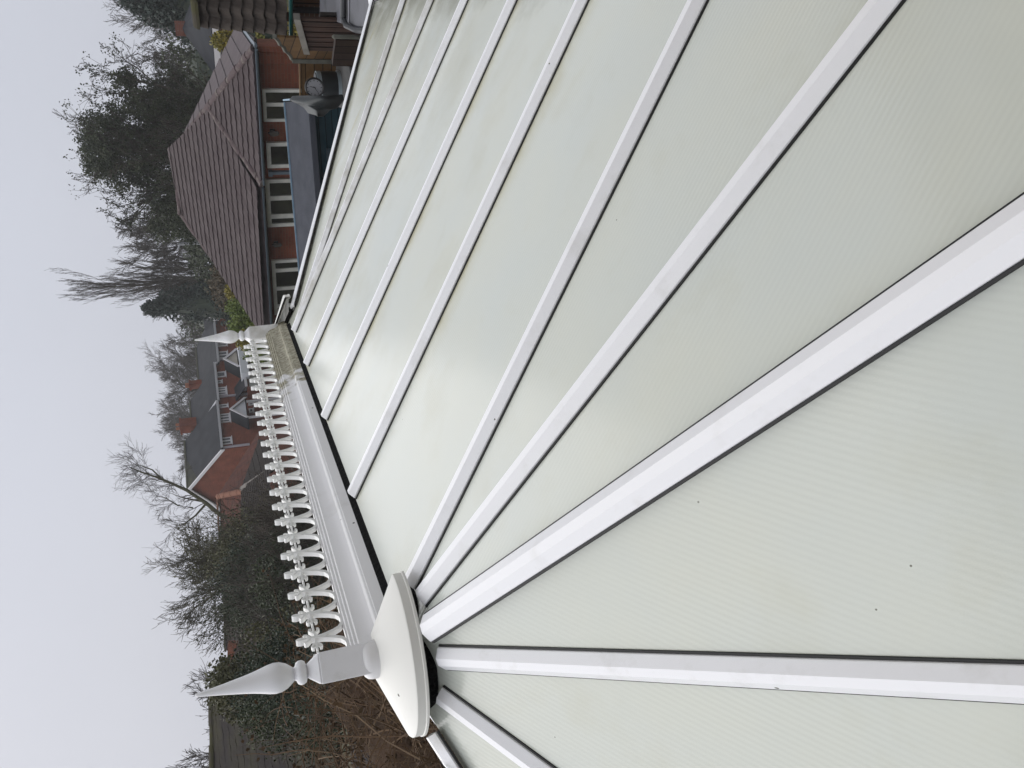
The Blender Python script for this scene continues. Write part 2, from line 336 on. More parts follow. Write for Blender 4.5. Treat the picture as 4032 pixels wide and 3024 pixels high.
def roof_part(name, polys, m, parent, **kw):
    mb = MB()
    for p in polys:
        v, f, pp, n = tiled(p, **kw); mb.add(v, f); mb.prism([q-n*.05 for q in pp], n*.045)
    return mb.build(name, m, parent)

def ridge_tiles(name, a, b, m, parent, r=.1, step=.42):
    a, b = V(a), V(b); d = (b-a); L = d.length; d.normalize(); mb = MB(); k = 0; t = 0
    lat = d.cross(V((0, 0, 1))).normalized(); up = lat.cross(d)
    while t < L-.05:
        t1 = min(t+step, L); r0 = r*(1.06 if k % 2 else 1); pr = [(math.cos(q)*r0, math.sin(q)*r0*.75-.02) for q in [math.pi*i/7 for i in range(8)]]
        mb.sweep(pr, a+d*t+up*.012*(k % 2), a+d*(t1+.02)+up*.012*(k % 2), lat, up); t = t1; k += 1
    return mb.build(name, m, parent)
# ================================================================== CONSERVATORY
TT, T3, TFAR = .502, .813, .943
HN, HF, ZR, XE = -.044, 2.907, 3.35, 1.93
TF = TT/T3; TB = TT/TFAR
ZE = ZR-TT*XE; YN = HN-XE*T3; YF = HF+XE*TFAR
NR = V((TT, 0, 1)).normalized(); NL = V((-TT, 0, 1)).normalized(); NF = V((0, -TF, 1)).normalized(); NB = V((0, TB, 1)).normalized()
def onr(x, y): return V((x, y, ZR-TT*x))
def onl(x, y): return V((x, y, ZR+TT*x))
def onf(x, y): return V((x, y, ZR+TF*(y-HN)))
def onb(x, y): return V((x, y, ZR-TB*(y-HF)))
PVC = upvc_mat('white_upvc', grime=.17); PVC_W = upvc_mat('cresting_upvc', grime=.1, col=(.87, .87, .855)); PVC_D = upvc_mat('weathered_upvc', grime=.75); PVC_M = upvc_mat('lichened_upvc', grime=.1, moss=2.0, col=(.83, .82, .82))
PVC_C = upvc_mat('cream_upvc', grime=.2, col=(.83, .82, .775), rough=.5)
RUB = mat('black_rubber', (.012, .012, .013), .55); GAPFILL = mat('black_gap_fill', (.008, .008, .008), .9, bump=.6, bscale=60)
POLR = poly_mat('opal_sheet_side', 'Y'); POLF = poly_mat('opal_sheet_end', 'X', .91)  # same sheet twice; the end copy's colour is dimmed to shade that slope
cons = thing('conservatory', (0, 1.4, 0), 'white conservatory roof of opal sheets with spiked ridge cresting, filling the foreground', 'conservatory')

def capp(k, hk=1): return [(-.030*k, .000), (-.030*k, .0055*hk), (-.0285*k, .0072*hk), (-.0095*k, .0232*hk), (.0095*k, .0232*hk), (.0285*k, .0072*hk), (.030*k, .0055*hk), (.030*k, .000)]
def bar(p0, p1, nor, m=PVC, label=None, k=1.18):
    p0, p1 = V(p0), V(p1); d = (p1-p0).normalized(); lat = nor.cross(d).normalized()
    lift = nor*.003
    o = MB().sweep(capp(k), p0+lift, p1+lift, lat, nor).build('glazing_bar', m, cons)
    if label: o['label'] = label
    g = MB()
    for sgn in (-1, 1):
        g.sweep([(sgn*(.030*k-.003), -.002), (sgn*(.030*k+.0052), -.002), (sgn*(.030*k+.0047), .0034), (sgn*(.030*k+.0012), .0050), (sgn*(.030*k-.003), .0028)], p0, p1, lat, nor)
    g.build('gasket', RUB, o)
    e_ = MB().sweep([(-.033, -.012), (.033, -.012), (.033, .03), (.0, .038), (-.033, .03)], p1+lift-d*.002, p1+lift+d*.012, lat, nor)
    e_.build('end_cap', m, o)
    return o
def rbar(qa, qb, x0, x1=XE+.02, m=PVC, label=None):          # bar in the right slope through two measured points
    a, b = pl(*qa, (TT, 0, 1), ZR), pl(*qb, (TT, 0, 1), ZR); k = (a.y-b.y)/(a.x-b.x)
    f = lambda x: onr(x, b.y+k*(x-b.x)); return f, bar(f(x0), f(x1), NR, m, label)
fE, _ = rbar((1704, 0), (1290, 1000), .10, m=PVC_D); fD, _ = rbar((1837.5, 0), (1215, 1432), .10)
fC, _ = rbar((2027, 0), (1288, 1640), .09); fB, _ = rbar((2303, 0), (1391, 1957), .085); fA, _ = rbar((2759.5, 0), (1632, 2283), .17)
f2, _ = rbar((3501, 0), (1670, 2348), .19); fe2, _ = rbar((1594, 0), (1463, 400), .16, m=PVC_D)
b3 = pl(1697, 2468, (TT, 0, 1), ZR); k3 = -.803
f3 = lambda x: onr(x, b3.y+k3*(x-b3.x)-.002)
NH = (NR+NF).normalized(); bar(f3(.165)+NH*.003, f3(XE)+NH*.003, NH, k=1.14)
a1, b1 = pl(1468, 27, (TT, 0, 1), ZR), pl(1192, 1100, (TT, 0, 1), ZR); k1 = (a1.y-b1.y)/(a1.x-b1.x)
fe1 = lambda x: onr(x, b1.y+k1*(x-b1.x))
NH2 = (NR+NB).normalized(); bar(fe1(.16)+NH2*.003, fe1(XE)+NH2*.003, NH2)
cf = ZR-TF*HN
def fbar(qa, qb, n0, y1=YN-.02, m=PVC, nor=NF, lab=None):
    a, b = pl(*qa, (0, -TF, 1), cf), pl(*qb, (0, -TF, 1), cf); k = (a.x-b.x)/(a.y-b.y)
    f = lambda y: onf(b.x+k*(y-b.y), y); bar(f(n0), f(y1), nor, m, lab, k=1.02); return f
f4 = fbar((3432, 2659), (1731, 2586), -.22); f5 = fbar((2133, 3024), (1719, 2717), -.215)
a6, b6 = pl(1811, 3024, (0, -TF, 1), cf), pl(1704, 2859, (0, -TF, 1), cf); k6 = (a6.x-b6.x)/(a6.y-b6.y)
f6 = lambda y: onf(b6.x+k6*(y-b6.y), y)
NH6 = (NL+NF).normalized(); bar(f6(-.19)+NH6*.003, f6(YN)+NH6*.003, NH6, PVC_D)
# hidden slopes: left side and far end
for y in (0, .7, 1.4, 2.1, 2.8): bar(onl(-.1, y), onl(-XE-.02, y), NL)
for x in (-.7, .0, .7): bar(onb(x*.1, HF+.17), onb(x, YF+.02), NB)
bar(V((-.13, HF+.13, ZR-TT*.13)), V((-XE, YF, ZE)), (NL+NB).normalized())

def panel(pts, nor, m):
    MB().prism([V(p) for p in pts], -nor*.025).build('roof_panel', m, cons)
corner = V((XE, YN, ZE)); fcorner = V((XE, YF, ZE)); lc = V((-XE, YN, ZE)); fl = V((-XE, YF, ZE))
e3c = onr(XE, f3(XE).y); e1c = onr(XE, fe1(XE).y)
apN, apF = V((0, HN, ZR)), V((0, HF, ZR))
seq = [(apN, e3c), (apN, f2(XE)), (V((0, fA(0).y, ZR)), fA(XE)), (V((0, fB(0).y, ZR)), fB(XE)), (V((0, fC(0).y, ZR)), fC(XE)), (V((0, fD(0).y, ZR)), fD(XE)), (apF, fE(XE)), (apF, fe2(XE)), (apF, e1c)]
for (a, b), (c, d) in zip(seq, seq[1:]):
    pts = [a, b, d] if (a-c).length < 1e-6 else [a, b, d, c]
    panel(pts, NR, POLR)
def fx(f): return onf(f(YN).x, YN)
c3 = V((f3(XE).x, YN, ZE)); c3 = onf(f3((HN-YN)/.8).x, YN)
fs = [(apN, onf(XE, YN)), (apN, fx(f4)), (apN, fx(f5)), (apN, onf(f6(YN).x, YN))]
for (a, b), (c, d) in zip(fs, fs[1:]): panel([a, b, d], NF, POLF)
for y0, y1 in zip((HN, .7, 1.4, 2.1), (.7, 1.4, 2.1, HF)): panel([V((0, y0, ZR)), V((0, y1, ZR)), onl(-XE, y1), onl(-XE, y0)], NL, POLR)
panel([apN, onl(-XE, HN), onf(f6(YN).x, YN)], NL, POLR); panel([apF, V((-XE, YF, ZE)), onl(-XE, HF)], NL, POLR)
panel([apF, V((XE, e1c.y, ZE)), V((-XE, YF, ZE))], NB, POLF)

# ridge capping, run between the two hubs and rounded round each finial post
RP = [(.012, .103), (.016, .101), (.0165, .094), (.024, .092), (.0245, .085), (.031, .082), (.032, .074), (.036, .056), (.042, .041), (.046, .036), (.0475, .0335), (.061, .0285), (.0625, .026), (.0635, .0215), (.0655, .0205), (.0715, -.015), (.062, -.015)]
rc = MB(); y0, y1 = -.055, 2.985
full = RP + [(-x, z) for x, z in reversed(RP)]
rc.sweep(full, V((0, y0, ZR-.008)), V((0, y1, ZR-.008)), V((1, 0, 0)), V((0, 0, 1)))
ridge = rc.build('ridge_cap', PVC_M, cons, smooth='edge')
for yy, a0 in ((y0+.001, math.pi), (y1-.001, 0)):
    MB().lathe([(.001, .0835), (.036, .0835), (.0455, .080), (.0525, .0725), (.0555, .062), (.0565, .045), (.058, .02), (.062, -.01)], (0, yy, ZR-.008), 24, a0, a0+math.pi).build('cap_end', PVC_M, ridge, smooth='edge', fix=False)
dk = MB()  # black strips put in for the shadow gap under the ridge cap
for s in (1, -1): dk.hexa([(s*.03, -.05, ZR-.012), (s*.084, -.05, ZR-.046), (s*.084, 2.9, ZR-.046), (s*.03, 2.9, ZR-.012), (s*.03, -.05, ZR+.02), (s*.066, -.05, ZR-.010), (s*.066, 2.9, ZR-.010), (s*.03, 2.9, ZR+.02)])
dk.build('dark_gap_filler', GAPFILL, ridge)
# hub cones
for yy, sgn, nm in ((-.06, 1, 'near'), (2.985, -1, 'far')):
    a0 = math.pi if sgn > 0 else 0
    ext = .10
    prof = [(.062, .037), (.066, .0355), (.226, -.030), (.229, -.034), (.229, -.055), (.232, -.057), (.232, -.063), (.226, -.065), (.218, -.058), (.21, -.042), (.058, .024)]
    hc = MB().lathe(prof, (-.012 if sgn > 0 else 0, yy+.03*sgn, ZR+.005), 48, a0-ext, a0+math.pi+ext).build('hub_cap', PVC_C, cons, smooth='edge', fix=True)
    MB().lathe([(.02, .0), (.06, -.01), (.172, -.070), (.176, -.095), (.0, -.095)], (-.01 if sgn > 0 else 0, yy+.03*sgn, ZR), 32, a0-.25, a0+math.pi+.25).build('dark_gap_filler', GAPFILL, hc)  # black fill added to deepen the dark hole below the cone
# finials: square post, collar, turned spike
def finial(y, m, h=1.0):
    z0 = ZR+.07; ang = rad(39+90)
    f = MB(); c, s = math.cos(ang), math.sin(ang); a = .0405
    def sq(r, z): return [(c*sx*r-s*sy*r, y+s*sx*r+c*sy*r, z) for sx, sy in ((-1, -1), (1, -1), (1, 1), (-1, 1))]
    f.hexa(sq(.0415, z0-.09)+sq(.0395, z0+.116)); f.hexa(sq(.0395, z0+.1161)+sq(.017, z0+.147))
    post = f.build('finial', m, cons, bevel=.003)
    col = MB().lathe([(0.0156, .143), (0.0175, .148), (0.0267, .151), (0.0308, .158), (0.0308, .166), (0.0267, .173), (0.0184, .1765), (0.0161, .181)], (0, y, z0), 28).build('collar', m, post, smooth=True)
    sp = MB().lathe([(0.0161, .180), (0.0221, .187), (0.0313, .199), (0.0373, .214), (0.0385, .229), (0.0363, .243), (0.0322, .258), (0.0267, .28), (0.0216, .305), (0.0175, .33), (0.0133, .355), (0.0097, .38), (0.0064, .403), (0.0041, .418), (0.0018, .4215)], (0, y, z0), 28).build('spike', m, post, smooth=True)
    return post
finial(-.053, PVC); finial(2.99, PVC_D)['label'] = 'lichened far finial post'

# cresting: pierced loops, scrolls and fleur tips, 14 mm thick
def ribbon(mb, pts, ws, th=.0075, at_=None):
    L, R_ = [], []
    for i, p in enumerate(pts):
        a, b = pts[max(i-1, 0)], pts[min(i+1, len(pts)-1)]; dx, dz = b[0]-a[0], b[1]-a[1]; q = math.hypot(dx, dz) or 1
        w_ = ws[i] if isinstance(ws, (list, tuple)) else ws
        L.append((p[0]-dz/q*w_/2, p[1]+dx/q*w_/2)); R_.append((p[0]+dz/q*w_/2, p[1]-dx/q*w_/2))
    b = len(mb.v); n = len(pts)
    for x_ in (th, -th):
        for l in L: mb.v.append((x_, l[0], l[1]))
        for l in R_: mb.v.append((x_, l[0], l[1]))
    for i in range(n-1):
        mb.f.append((b+i, b+i+1, b+n+i+1, b+n+i)); mb.f.append((b+2*n+i, b+3*n+i, b+3*n+i+1, b+2*n+i+1))
        mb.f.append((b+i, b+2*n+i, b+2*n+i+1, b+i+1)); mb.f.append((b+n+i, b+n+i+1, b+3*n+i+1, b+3*n+i))
    for i in (0, n-1): mb.f.append((b+i, b+n+i, b+3*n+i, b+2*n+i))
def arc(cx, cz, r, a, b, n=8, sq=1): return [(cx+r*math.cos(rad(a+(b-a)*i/n)), cz+r*sq*math.sin(rad(a+(b-a)*i/n))) for i in range(n+1)]
PT = .1125; CZ = ZR+.094; NU = 25; Y0c = .071
cr = MB()
for k in range(-1, NU):
    y = Y0c+PT*k; h = PT/2
    # loop between this stem and the next
    if k < NU-1 or True:
        yc = y+h
        if yc < 2.93 and yc > -.02:
            U = [(-h-.001, .088), (-h+.004, .066), (-h+.0085, .050), (-h+.0145, .034), (-h+.0245, .0165), (-h+.040, .006), (0, .0035)]
            U = U + [(-a, b) for a, b in reversed(U[:-1])]
            ribbon(cr, [(yc+a, CZ+b) for a, b in U], [.007, .009, .0105, .011, .011, .0105, .010, .0105, .011, .011, .0105, .009, .007])
            # linked scrolls over the loop mouth
            for s in (-1, 1):
                ribbon(cr, [(yc+s*a, CZ+b) for a, b in [(h-.002, .083), (h-.012, .085), (h-.022, .087), (.022, .0865), (.004, .0865)]], [.007, .0065, .006, .006, .0055], .0065)
                ribbon(cr, [(yc+s*a, CZ+b) for a, b in [(.034, .088), (.028, .094), (.021, .099), (.0155, .0975), (.015, .093)]], [.0055, .006, .0055, .005, .004], .0060)
                ribbon(cr, [(yc+s*a, CZ+b) for a, b in [(.034, .085), (.028, .078), (.021, .0725), (.0155, .074), (.015, .0785)]], [.0055, .006, .0055, .005, .004], .0055)
    if -.01 < y < 2.85:
        ribbon(cr, [(y, CZ+b) for b in (.056, .075, .09, .105, .118)], [.017, .012, .010, .0085, .007], .0086)
        for s in (-1, 1):
            ribbon(cr, [(y+s*a, CZ+b) for a, b in [(.002, .100), (.009, .104), (.015, .109), (.0165, .114), (.013, .1165)]], [.007, .0065, .006, .0055, .0045], .0080)
        ribbon(cr, [(y, CZ+b) for b in (.112, .119, .126, .133, .138)], [.006, .012, .0135, .010, .003], .0092)
crest = cr.build('cresting', PVC_W, cons, bevel=0)
b_ = MB().box(-.0085, .0085, -.02, 2.955, CZ-.004, CZ+.0055); b_.build('base_rail', PVC_M, crest)

# eaves: gutter, fascia and the glazed walls below (mostly out of view)
gut = MB()
def run(mb, prof, pts):
    for a, b in zip(pts, pts[1:]):
        a, b = V(a), V(b); d = (b-a).normalized(); mb.sweep(prof, a-d*.02, b+d*.02, d.cross(V((0, 0, 1))), V((0, 0, 1)))
loop = [lc, corner, V((XE, e1c.y, ZE)), V((-XE, YF, ZE)), lc]
loop = [V((XE-.01, YN, ZE)), V((XE-.01, e1c.y, ZE)), V((-XE, YF, ZE)), V((-XE, YN, ZE)), V((XE-.01, YN, ZE))]
run(gut, [(.0, -.03), (.0, -.12), (.09, -.12), (.11, -.04), (.1, -.035), (.085, -.108), (.01, -.108), (.01, -.03)], loop)
gut.build('gutter', PVC_D, cons)
wl = MB(); gl = MB(); dw = MB()
for a, b in zip(loop, loop[1:]):
    a, b = V(a), V(b); d = (b-a).normalized(); L = (b-a).length; outw = d.cross(V((0, 0, 1))); n = int(L/.75)
    inn = -outw*.09
    def seg(mb, t0, t1, z0, z1, dep):
        p = [a+d*t0+inn, a+d*t1+inn, a+d*t1+inn-outw*dep, a+d*t0+inn-outw*dep]; mb.hexa([(q.x, q.y, z0) for q in p]+[(q.x, q.y, z1) for q in p])
    seg(dw, .1, L-.1, 0, .6, .2)
    for i in range(n+1): t = .05+(L-.15)*i/n; seg(wl, t, t+.06, .61, ZE-.16, .07)
    seg(wl, .12, L-.12, .602, .66, .075); seg(wl, .12, L-.12, ZE-.16, ZE-.04, .075); seg(wl, .12, L-.12, 1.75, 1.8, .072)
    seg(gl, .12, L-.12, .665, ZE-.165, .02)
wl.build('window_frame', PVC, cons); gl.build('glazing', glass_mat('dark_glass', (.03, .035, .04)), cons)
BR_C = brick_mat('conservatory_brick', 0, (.22, .09, .06), (.17, .07, .05), (.3, .28, .25)); dw.build('dwarf_wall', BR_C, cons)
# a wind-blown dead twig caught under the hub cone
tw = MB(); p = V((-.235, -.235, 3.262)); q = [p, p+V((.01, -.03, -.004)), p+V((.006, -.06, -.022)), p+V((-.012, -.085, -.035))]
tw.tube(q, [.0018, .0016, .0014, .0008], 4); tw.tube([q[1], q[1]+V((.02, -.015, .004))], [.0012, .0006], 4); tw.tube([q[2], q[2]+V((.022, -.01, .0))], [.0012, .0006], 4)
tag(tw.build('dead_twig', mat('dead_wood', (.03, .028, .025), .8), org=p), 'small dark dead twig caught below the rim of the near hub cone', 'twig')
# ================================================================== HIPPED BUNGALOW
random.seed(7)
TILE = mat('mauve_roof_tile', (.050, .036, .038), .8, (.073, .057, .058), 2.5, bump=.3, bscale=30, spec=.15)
RIDGE = mat('ridge_tile_mortar', (.085, .062, .064), .8, (.15, .13, .115), 7, contrast=(.5, .7))
GUT = mat('grey_gutter', (.10, .13, .16), .4); SOFF = mat('dark_soffit', (.035, .03, .028), .7)
WFR = mat('white_window_frame', (.72, .71, .66), .35, (.6, .6, .56), 6); PANE = mat('dark_window_pane', (.018, .018, .014), .12, (.05, .05, .035), 1.3, spec=.5)
DGL = mat('grey_window_pane', (.16, .17, .18), .15, (.08, .09, .10), 2)
BRK = brick_mat('red_brick', rad(150), (.21, .068, .040), (.165, .055, .034), (.17, .09, .06))
E0 = V((2.60, 24.6, 2.4)); E1 = V((1.86, 18.24, 2.4)); E2 = plz(1031, 722, 2.4); E3 = plz(1027, 735, 2.4); E5 = plz(1065, 1325, 2.4)
AR = at(697, 580, 27.55); AL = at(715, 845, 28.3); AR.z = at(697, 580, 27.55).z
W_ = at(825, 430, 23.75)
bung = thing('bungalow', (0, 24, 0), 'low red brick bungalow with hipped mauve tiled roof behind the blue shed', 'house')
# the wing front, its left cheek, the main front, the right slope and the hidden back and left slopes
BKR = E0; BKL = V((-3.9, 31.5, 2.4)); BL = E5+V((1.6, 3.6, 0))*1.9; BL.z = 2.4
roof = roof_part('roof', [[E1, E2, W_], [E2, E3, W_], [AR, W_, E3, E5, AL]], TILE, bung, course=.285, tile=.30, lift=.030, amp=.007)
rb = MB()
def battened(poly, nrow):
    v, f, pp, n = tiled(poly, course=.5, tile=0, lift=.04, amp=0); return v, f
v_, f_, pp, n_ = tiled([E0, AR, E1], course=.36, tile=0, lift=.022, amp=0)
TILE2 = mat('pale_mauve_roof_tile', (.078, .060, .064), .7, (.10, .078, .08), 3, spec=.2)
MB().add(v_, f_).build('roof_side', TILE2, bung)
hb = MB(); hb.face([AL, E5, BL]); hb.face([AR, AL, BL, E0]); hb.build('roof_back', TILE, bung)
UPZ = V((0, 0, .05)); ridge_tiles('ridge_tile', AR+UPZ, AL+UPZ, RIDGE, roof, .12); ridge_tiles('ridge_tile', E1+UPZ*.6, AR+UPZ*.6, RIDGE, roof, .09); ridge_tiles('ridge_tile', W_, E2, RIDGE, roof, .11); ridge_tiles('ridge_tile', AL, E5, RIDGE, roof, .12)
def inset(a, b, d):
    u = (b-a).normalized(); return u
dr = (E2-E1); dr.z = 0; dr.normalize(); nr_ = V((-dr.y, dr.x, 0));  nr_ = nr_ if nr_.y > 0 else -nr_
def off(p, d, s=0): return V((p.x, p.y, 0))+nr_*d+dr*s
w1, w2 = off(E1, .42, .3), off(E2, .42, -.25)
dm = (E5-E3); dm.z = 0; dm.normalize(); nm_ = V((-dm.y, dm.x, 0)); nm_ = nm_ if nm_.y > 0 else -nm_
m1, m2 = V((E3.x, E3.y, 0))+nm_*.42, V((E5.x, E5.y, 0))+nm_*.42-dm*.3
g0 = V((E0.x, E0.y, 0))+V((-.35, .0, 0))
FW_ = Fr(w1, w2, flip=False); FM = Fr(m1, m2, flip=False)
if (CAM-FW_.o).dot(FW_.w) < 0: FW_ = Fr(w1, w2, flip=True)
if (CAM-FM.o).dot(FM.w) < 0: FM = Fr(m1, m2, flip=True)
FS = Fr(w1, g0); 
if (V((9, 18, 0))-FS.o).dot(FS.w) < 0: FS = Fr(w1, g0, flip=True)
FJ = Fr(w2, m1, flip=True)
wall = MB()
FW_.box(wall, 0, FW_.len, -.1, 2.36, -.25, 0); FM.box(wall, -.3, FM.len, -.1, 2.36, -.25, 0); FS.box(wall, .02, FS.len, -.1, 2.36, -.25, -.01)
FJ.box(wall, .0, FJ.len, -.1, 2.36, -.2, .0)
e5w = FM.P(FM.len, 0); FL = Fr(e5w, (BL.x, BL.y)); FL.box(wall, 0, FL.len, -.1, 2.36, -.2, 0)
bw = wall.build('wall', BRK, bung)
sf = MB()
for fr, w_ in ((FW_, .42), (FM, .42), (FS, .3)): fr.box(sf, -.2 if fr is not FM else 0, fr.len+(.2 if fr is FM else 0), 2.30, 2.36, .001, w_)
sf.build('soffit', SOFF, bung)
def gutter(a, b, outw, name='gutter', m=GUT, z=0, r=.06, par=None):
    prof = [(math.cos(t)*r, math.sin(t)*r) for t in [math.pi+math.pi*i/6 for i in range(7)]]+[(r*.8, 0), (-r*.8, 0)]
    d = (b-a).normalized(); return MB().sweep(prof, a+outw*r*.9+V((0, 0, z)), b+outw*r*.9+V((0, 0, z)), d.cross(V((0, 0, 1))), V((0, 0, 1))).build(name, m, par or bung)
gutter(E1, E2, FW_.w, z=-.02); gutter(E3, E5, FM.w, z=-.02); gutter(E0, E1, FS.w, z=-.02)
def upx(fr, y, x):                          # position along a wall seen at photo x,y
    p = pl(x, y, tuple(fr.w), fr.o.dot(fr.w)); return (p-fr.o).dot(fr.u), p.z
def window(fr, pa, pb, lights, par, fw=.065, z0=None, sill=False, m=None, pane=None):
    """window between two photo points on the wall (top corner, bottom corner); lights = relative splits, each with its own mullion weight"""
    ua, za = upx(fr, pa[1], pa[0]); ub, zb = upx(fr, pb[1], pb[0])
    u0, u1 = min(ua, ub), max(ua, ub); zt, zb = max(za, zb), min(za, zb)
    if z0 is not None: zb = z0
    m = m or WFR; pane = pane or PANE
    f = MB(); fr.box(f, u0, u1, zt-fw, zt, .002, .06); fr.box(f, u0, u1, zb, zb+fw, .002, .06)
    tot = sum(lights); cur = u0 if ua < ub else u1; sg = 1 if ua < ub else -1
    edges = [cur]
    for l in lights: cur += sg*(u1-u0)*l/tot; edges.append(cur)
    for i, e__ in enumerate(edges):
        h = fw if i in (0, len(edges)-1) else fw*.62
        lo, hi = (e__, e__+sg*h) if i == 0 else ((e__-sg*h, e__) if i == len(edges)-1 else (e__-h, e__+h))
        fr.box(f, min(lo, hi), max(lo, hi), zb+fw, zt-fw, .002, .0585)
    fo = f.build('window', m, par)
    p_ = MB(); fr.box(p_, u0+fw*.5, u1-fw*.5, zb+fw*.5, zt-fw*.5, .004, .028); p_.build('pane', pane, fo)
    if sill: s_ = MB(); fr.box(s_, u0-.06, u1+.06, zb-.05, zb-.002, .002, .1); s_.build('sill', m, fo)
    return fo
window(FW_, (1031, 347), (1140, 474), (1, 1.15), bung, .075, z0=1.02)
window(FW_, (1047, 558), (1150, 655), (1,), bung, .10, z0=.95)
window(FM, (1042, 703), (1150, 886), (1.05, 1.05, .62), bung, .11, z0=.95)
window(FM, (1068, 1022), (1180, 1228), (.55, 1, 1, .5), bung, .10, z0=.95)
def lamp(fr, x, y):
    u_, z_ = upx(fr, y, x); l = MB(); c = fr.P(u_, z_, 0)
    fr.box(l, u_-.05, u_+.05, z_-.06, z_+.06, .001, .03); l.tube([fr.P(u_, z_+.02, .03), fr.P(u_, z_+.10, .09), fr.P(u_, z_+.10, .12)], .014, 5)
    o = l.build('wall_lamp', SOFF, bung)
    MB().lathe([(.02, -.15), (.055, -.12), (.07, .03), (.04, .07), (.01, .10)], fr.P(u_, z_, .12), 8).build('lantern', mat('smoky_glass', (.10, .09, .08), .2), o)
lamp(FW_, 1072, 515); lamp(FM, 1086, 955)
u_, z_ = upx(FW_, 676, 1050); dp = MB(); FW_.box(dp, u_-.04, u_+.04, 0, 2.2, .01, .09); FW_.box(dp, u_-.07, u_+.07, 2.1, 2.2, .008, .12); dp.build('downpipe', GUT, bung)
# tall pale flue beyond the roof
# ================================================================== RIGHT FOREGROUND CORNER
# tile-roofed outbuilding
A0 = plz(1127, -60, 2.3); A1 = plz(1130, 131, 2.3)
ed = (A0-A1); ed.z = 0; ed.normalize(); an = V((-ed.y, ed.x, 0)); an = an if an.y > 0 else -an
R1 = pl(781, 97, tuple(ed), ed.dot(A1)); A0b = A1+ed*3.2; R0 = R1+ed*3.2
out1 = thing('outbuilding', tuple(A1+ed*1.2-V((0, 0, 2.3))), 'small outbuilding with large weathered brown pantiles and teal gutter at the right edge', 'outbuilding')
PANT = mat('brown_pantile', (.046, .038, .033), .85, (.07, .058, .05), 3, bump=.5, bscale=18, spec=.12); MOSS = mat('mossy_ridge', (.055, .048, .040), .9, (.05, .048, .022), 6)
random.seed(3)
nr_rows = 8; sl_len = (R1-A1).length
roof_part('roof', [[A1, A0b, R0, R1]], PANT, out1, course=sl_len/nr_rows+.001, tile=.27, lift=.05, amp=.022, samples=8)
ridge_tiles('ridge_tile', R1, R0, MOSS, out1, .13)
bk = MB(); bk.face([R1, R0, R0+an*2.2+V((0, 0, -1.0)), R1+an*2.2+V((0, 0, -1.0))]); bk.build('roof_back', PANT, out1)
FO = Fr(A1, A0b); FO = FO if (CAM-FO.o).dot(FO.w) > 0 else Fr(A1, A0b, flip=True)
wl = MB(); FO.box(wl, .08, 3.1, 0, 2.2, -.3, -.18)
sd = [A1+ed*.1+an*.2, R1+ed*.1]; wl.hexa([(A1.x+ed.x*.1+an.x*.15, A1.y+ed.y*.1+an.y*.15, 0), (R1.x+ed.x*.1, R1.y+ed.y*.1, 0), (R1.x+ed.x*.25, R1.y+ed.y*.25, 0), (A1.x+ed.x*.25+an.x*.15, A1.y+ed.y*.25+an.y*.15, 0),
    (A1.x+ed.x*.1+an.x*.15, A1.y+ed.y*.1+an.y*.15, 2.25), (R1.x+ed.x*.1, R1.y+ed.y*.1, R1.z-.08), (R1.x+ed.x*.25, R1.y+ed.y*.25, R1.z-.08), (A1.x+ed.x*.25+an.x*.15, A1.y+ed.y*.25+an.y*.15, 2.25)])
wl.build('wall', brick_mat('brown_brick', 0, (.13, .075, .05), (.10, .06, .045), (.16, .14, .12)), out1)
TEAL = mat('teal_gutter', (.02, .14, .13), .35); gutter(A1-ed*.02, A0b, FO.w, 'gutter', TEAL, z=-.03, r=.055, par=out1)
PALE = mat('pale_trim', (.19, .18, .16), .6, (.13, .12, .105), 5)
def pbox(mb, fr, q0, q1, w0, w1):           # box on a wall frame between two photo corners
    ua, za = upx(fr, q0[1], q0[0]); ub, zb = upx(fr, q1[1], q1[0])
    fr.box(mb, min(ua, ub), max(ua, ub), min(za, zb), max(za, zb), w0, w1)
fc = MB(); pbox(fc, FO, (1147, -40), (1157, 44), -.17, -.1); fc.build('fascia', PALE, out1)
dd = MB(); pbox(dd, FO, (1159, -40), (1330, 46), -.175, -.13); dd.build('door', plank_mat('brown_door_boards', (.08, .038, .02), (.06, .03, .017), tuple(FO.u), .2), out1)
dp = MB(); pbox(dp, FO, (1140, 48), (1300, 63), -.15, -.05); dp.build('post', mat('black_post', (.012, .012, .014), .5), out1)
# lidded pale tubs below it
LID = mat('pale_grey_sheet', (.085, .087, .102), .5, (.04, .042, .048), 4, bump=.1, contrast=(.52, .72)); RIM = mat('dark_rim', (.03, .032, .036), .5)
def slab(name, pts, z0, m, label=None, cat=None, par=None, bev=.02):
    return MB().prism([V((p.x, p.y, z0)) for p in pts], V((0, 0, pts[0].z-z0))).build(name, m, par, org=None if par else (pts[0].x, pts[0].y, z0), bevel=bev)
sto = thing('garden_store', tuple(plz(1345, 20, 0)-V((0, 0, 0))), 'low garden store with two pale grey stained flat roof sheets and a black pipe between, beside the conservatory gutter', 'store')
sto['label'] = 'low garden store with two pale stained flat roof sheets, by the conservatory gutter corner'
q = [plz(1258, -60, 1.92), plz(1258, 60, 1.92), plz(1285, 76, 1.92), plz(1340, 92, 1.92), plz(1345, -60, 1.92)]
slab('roof_sheet', q, 1.86, LID, par=sto)
q = [plz(1364, -60, 1.88), plz(1364, 88, 1.88), plz(1392, 108, 1.88), plz(1475, 116, 1.88), plz(1480, -60, 1.88)]
slab('roof_sheet', q, 1.82, LID, par=sto)
rr = MB(); rr.tube([plz(1352, -50, 1.93), plz(1351, 70, 1.93), plz(1362, 100, 1.92), plz(1400, 118, 1.90), plz(1480, 126, 1.90)], .035, 8); rr.build('pipe', RIM, sto)
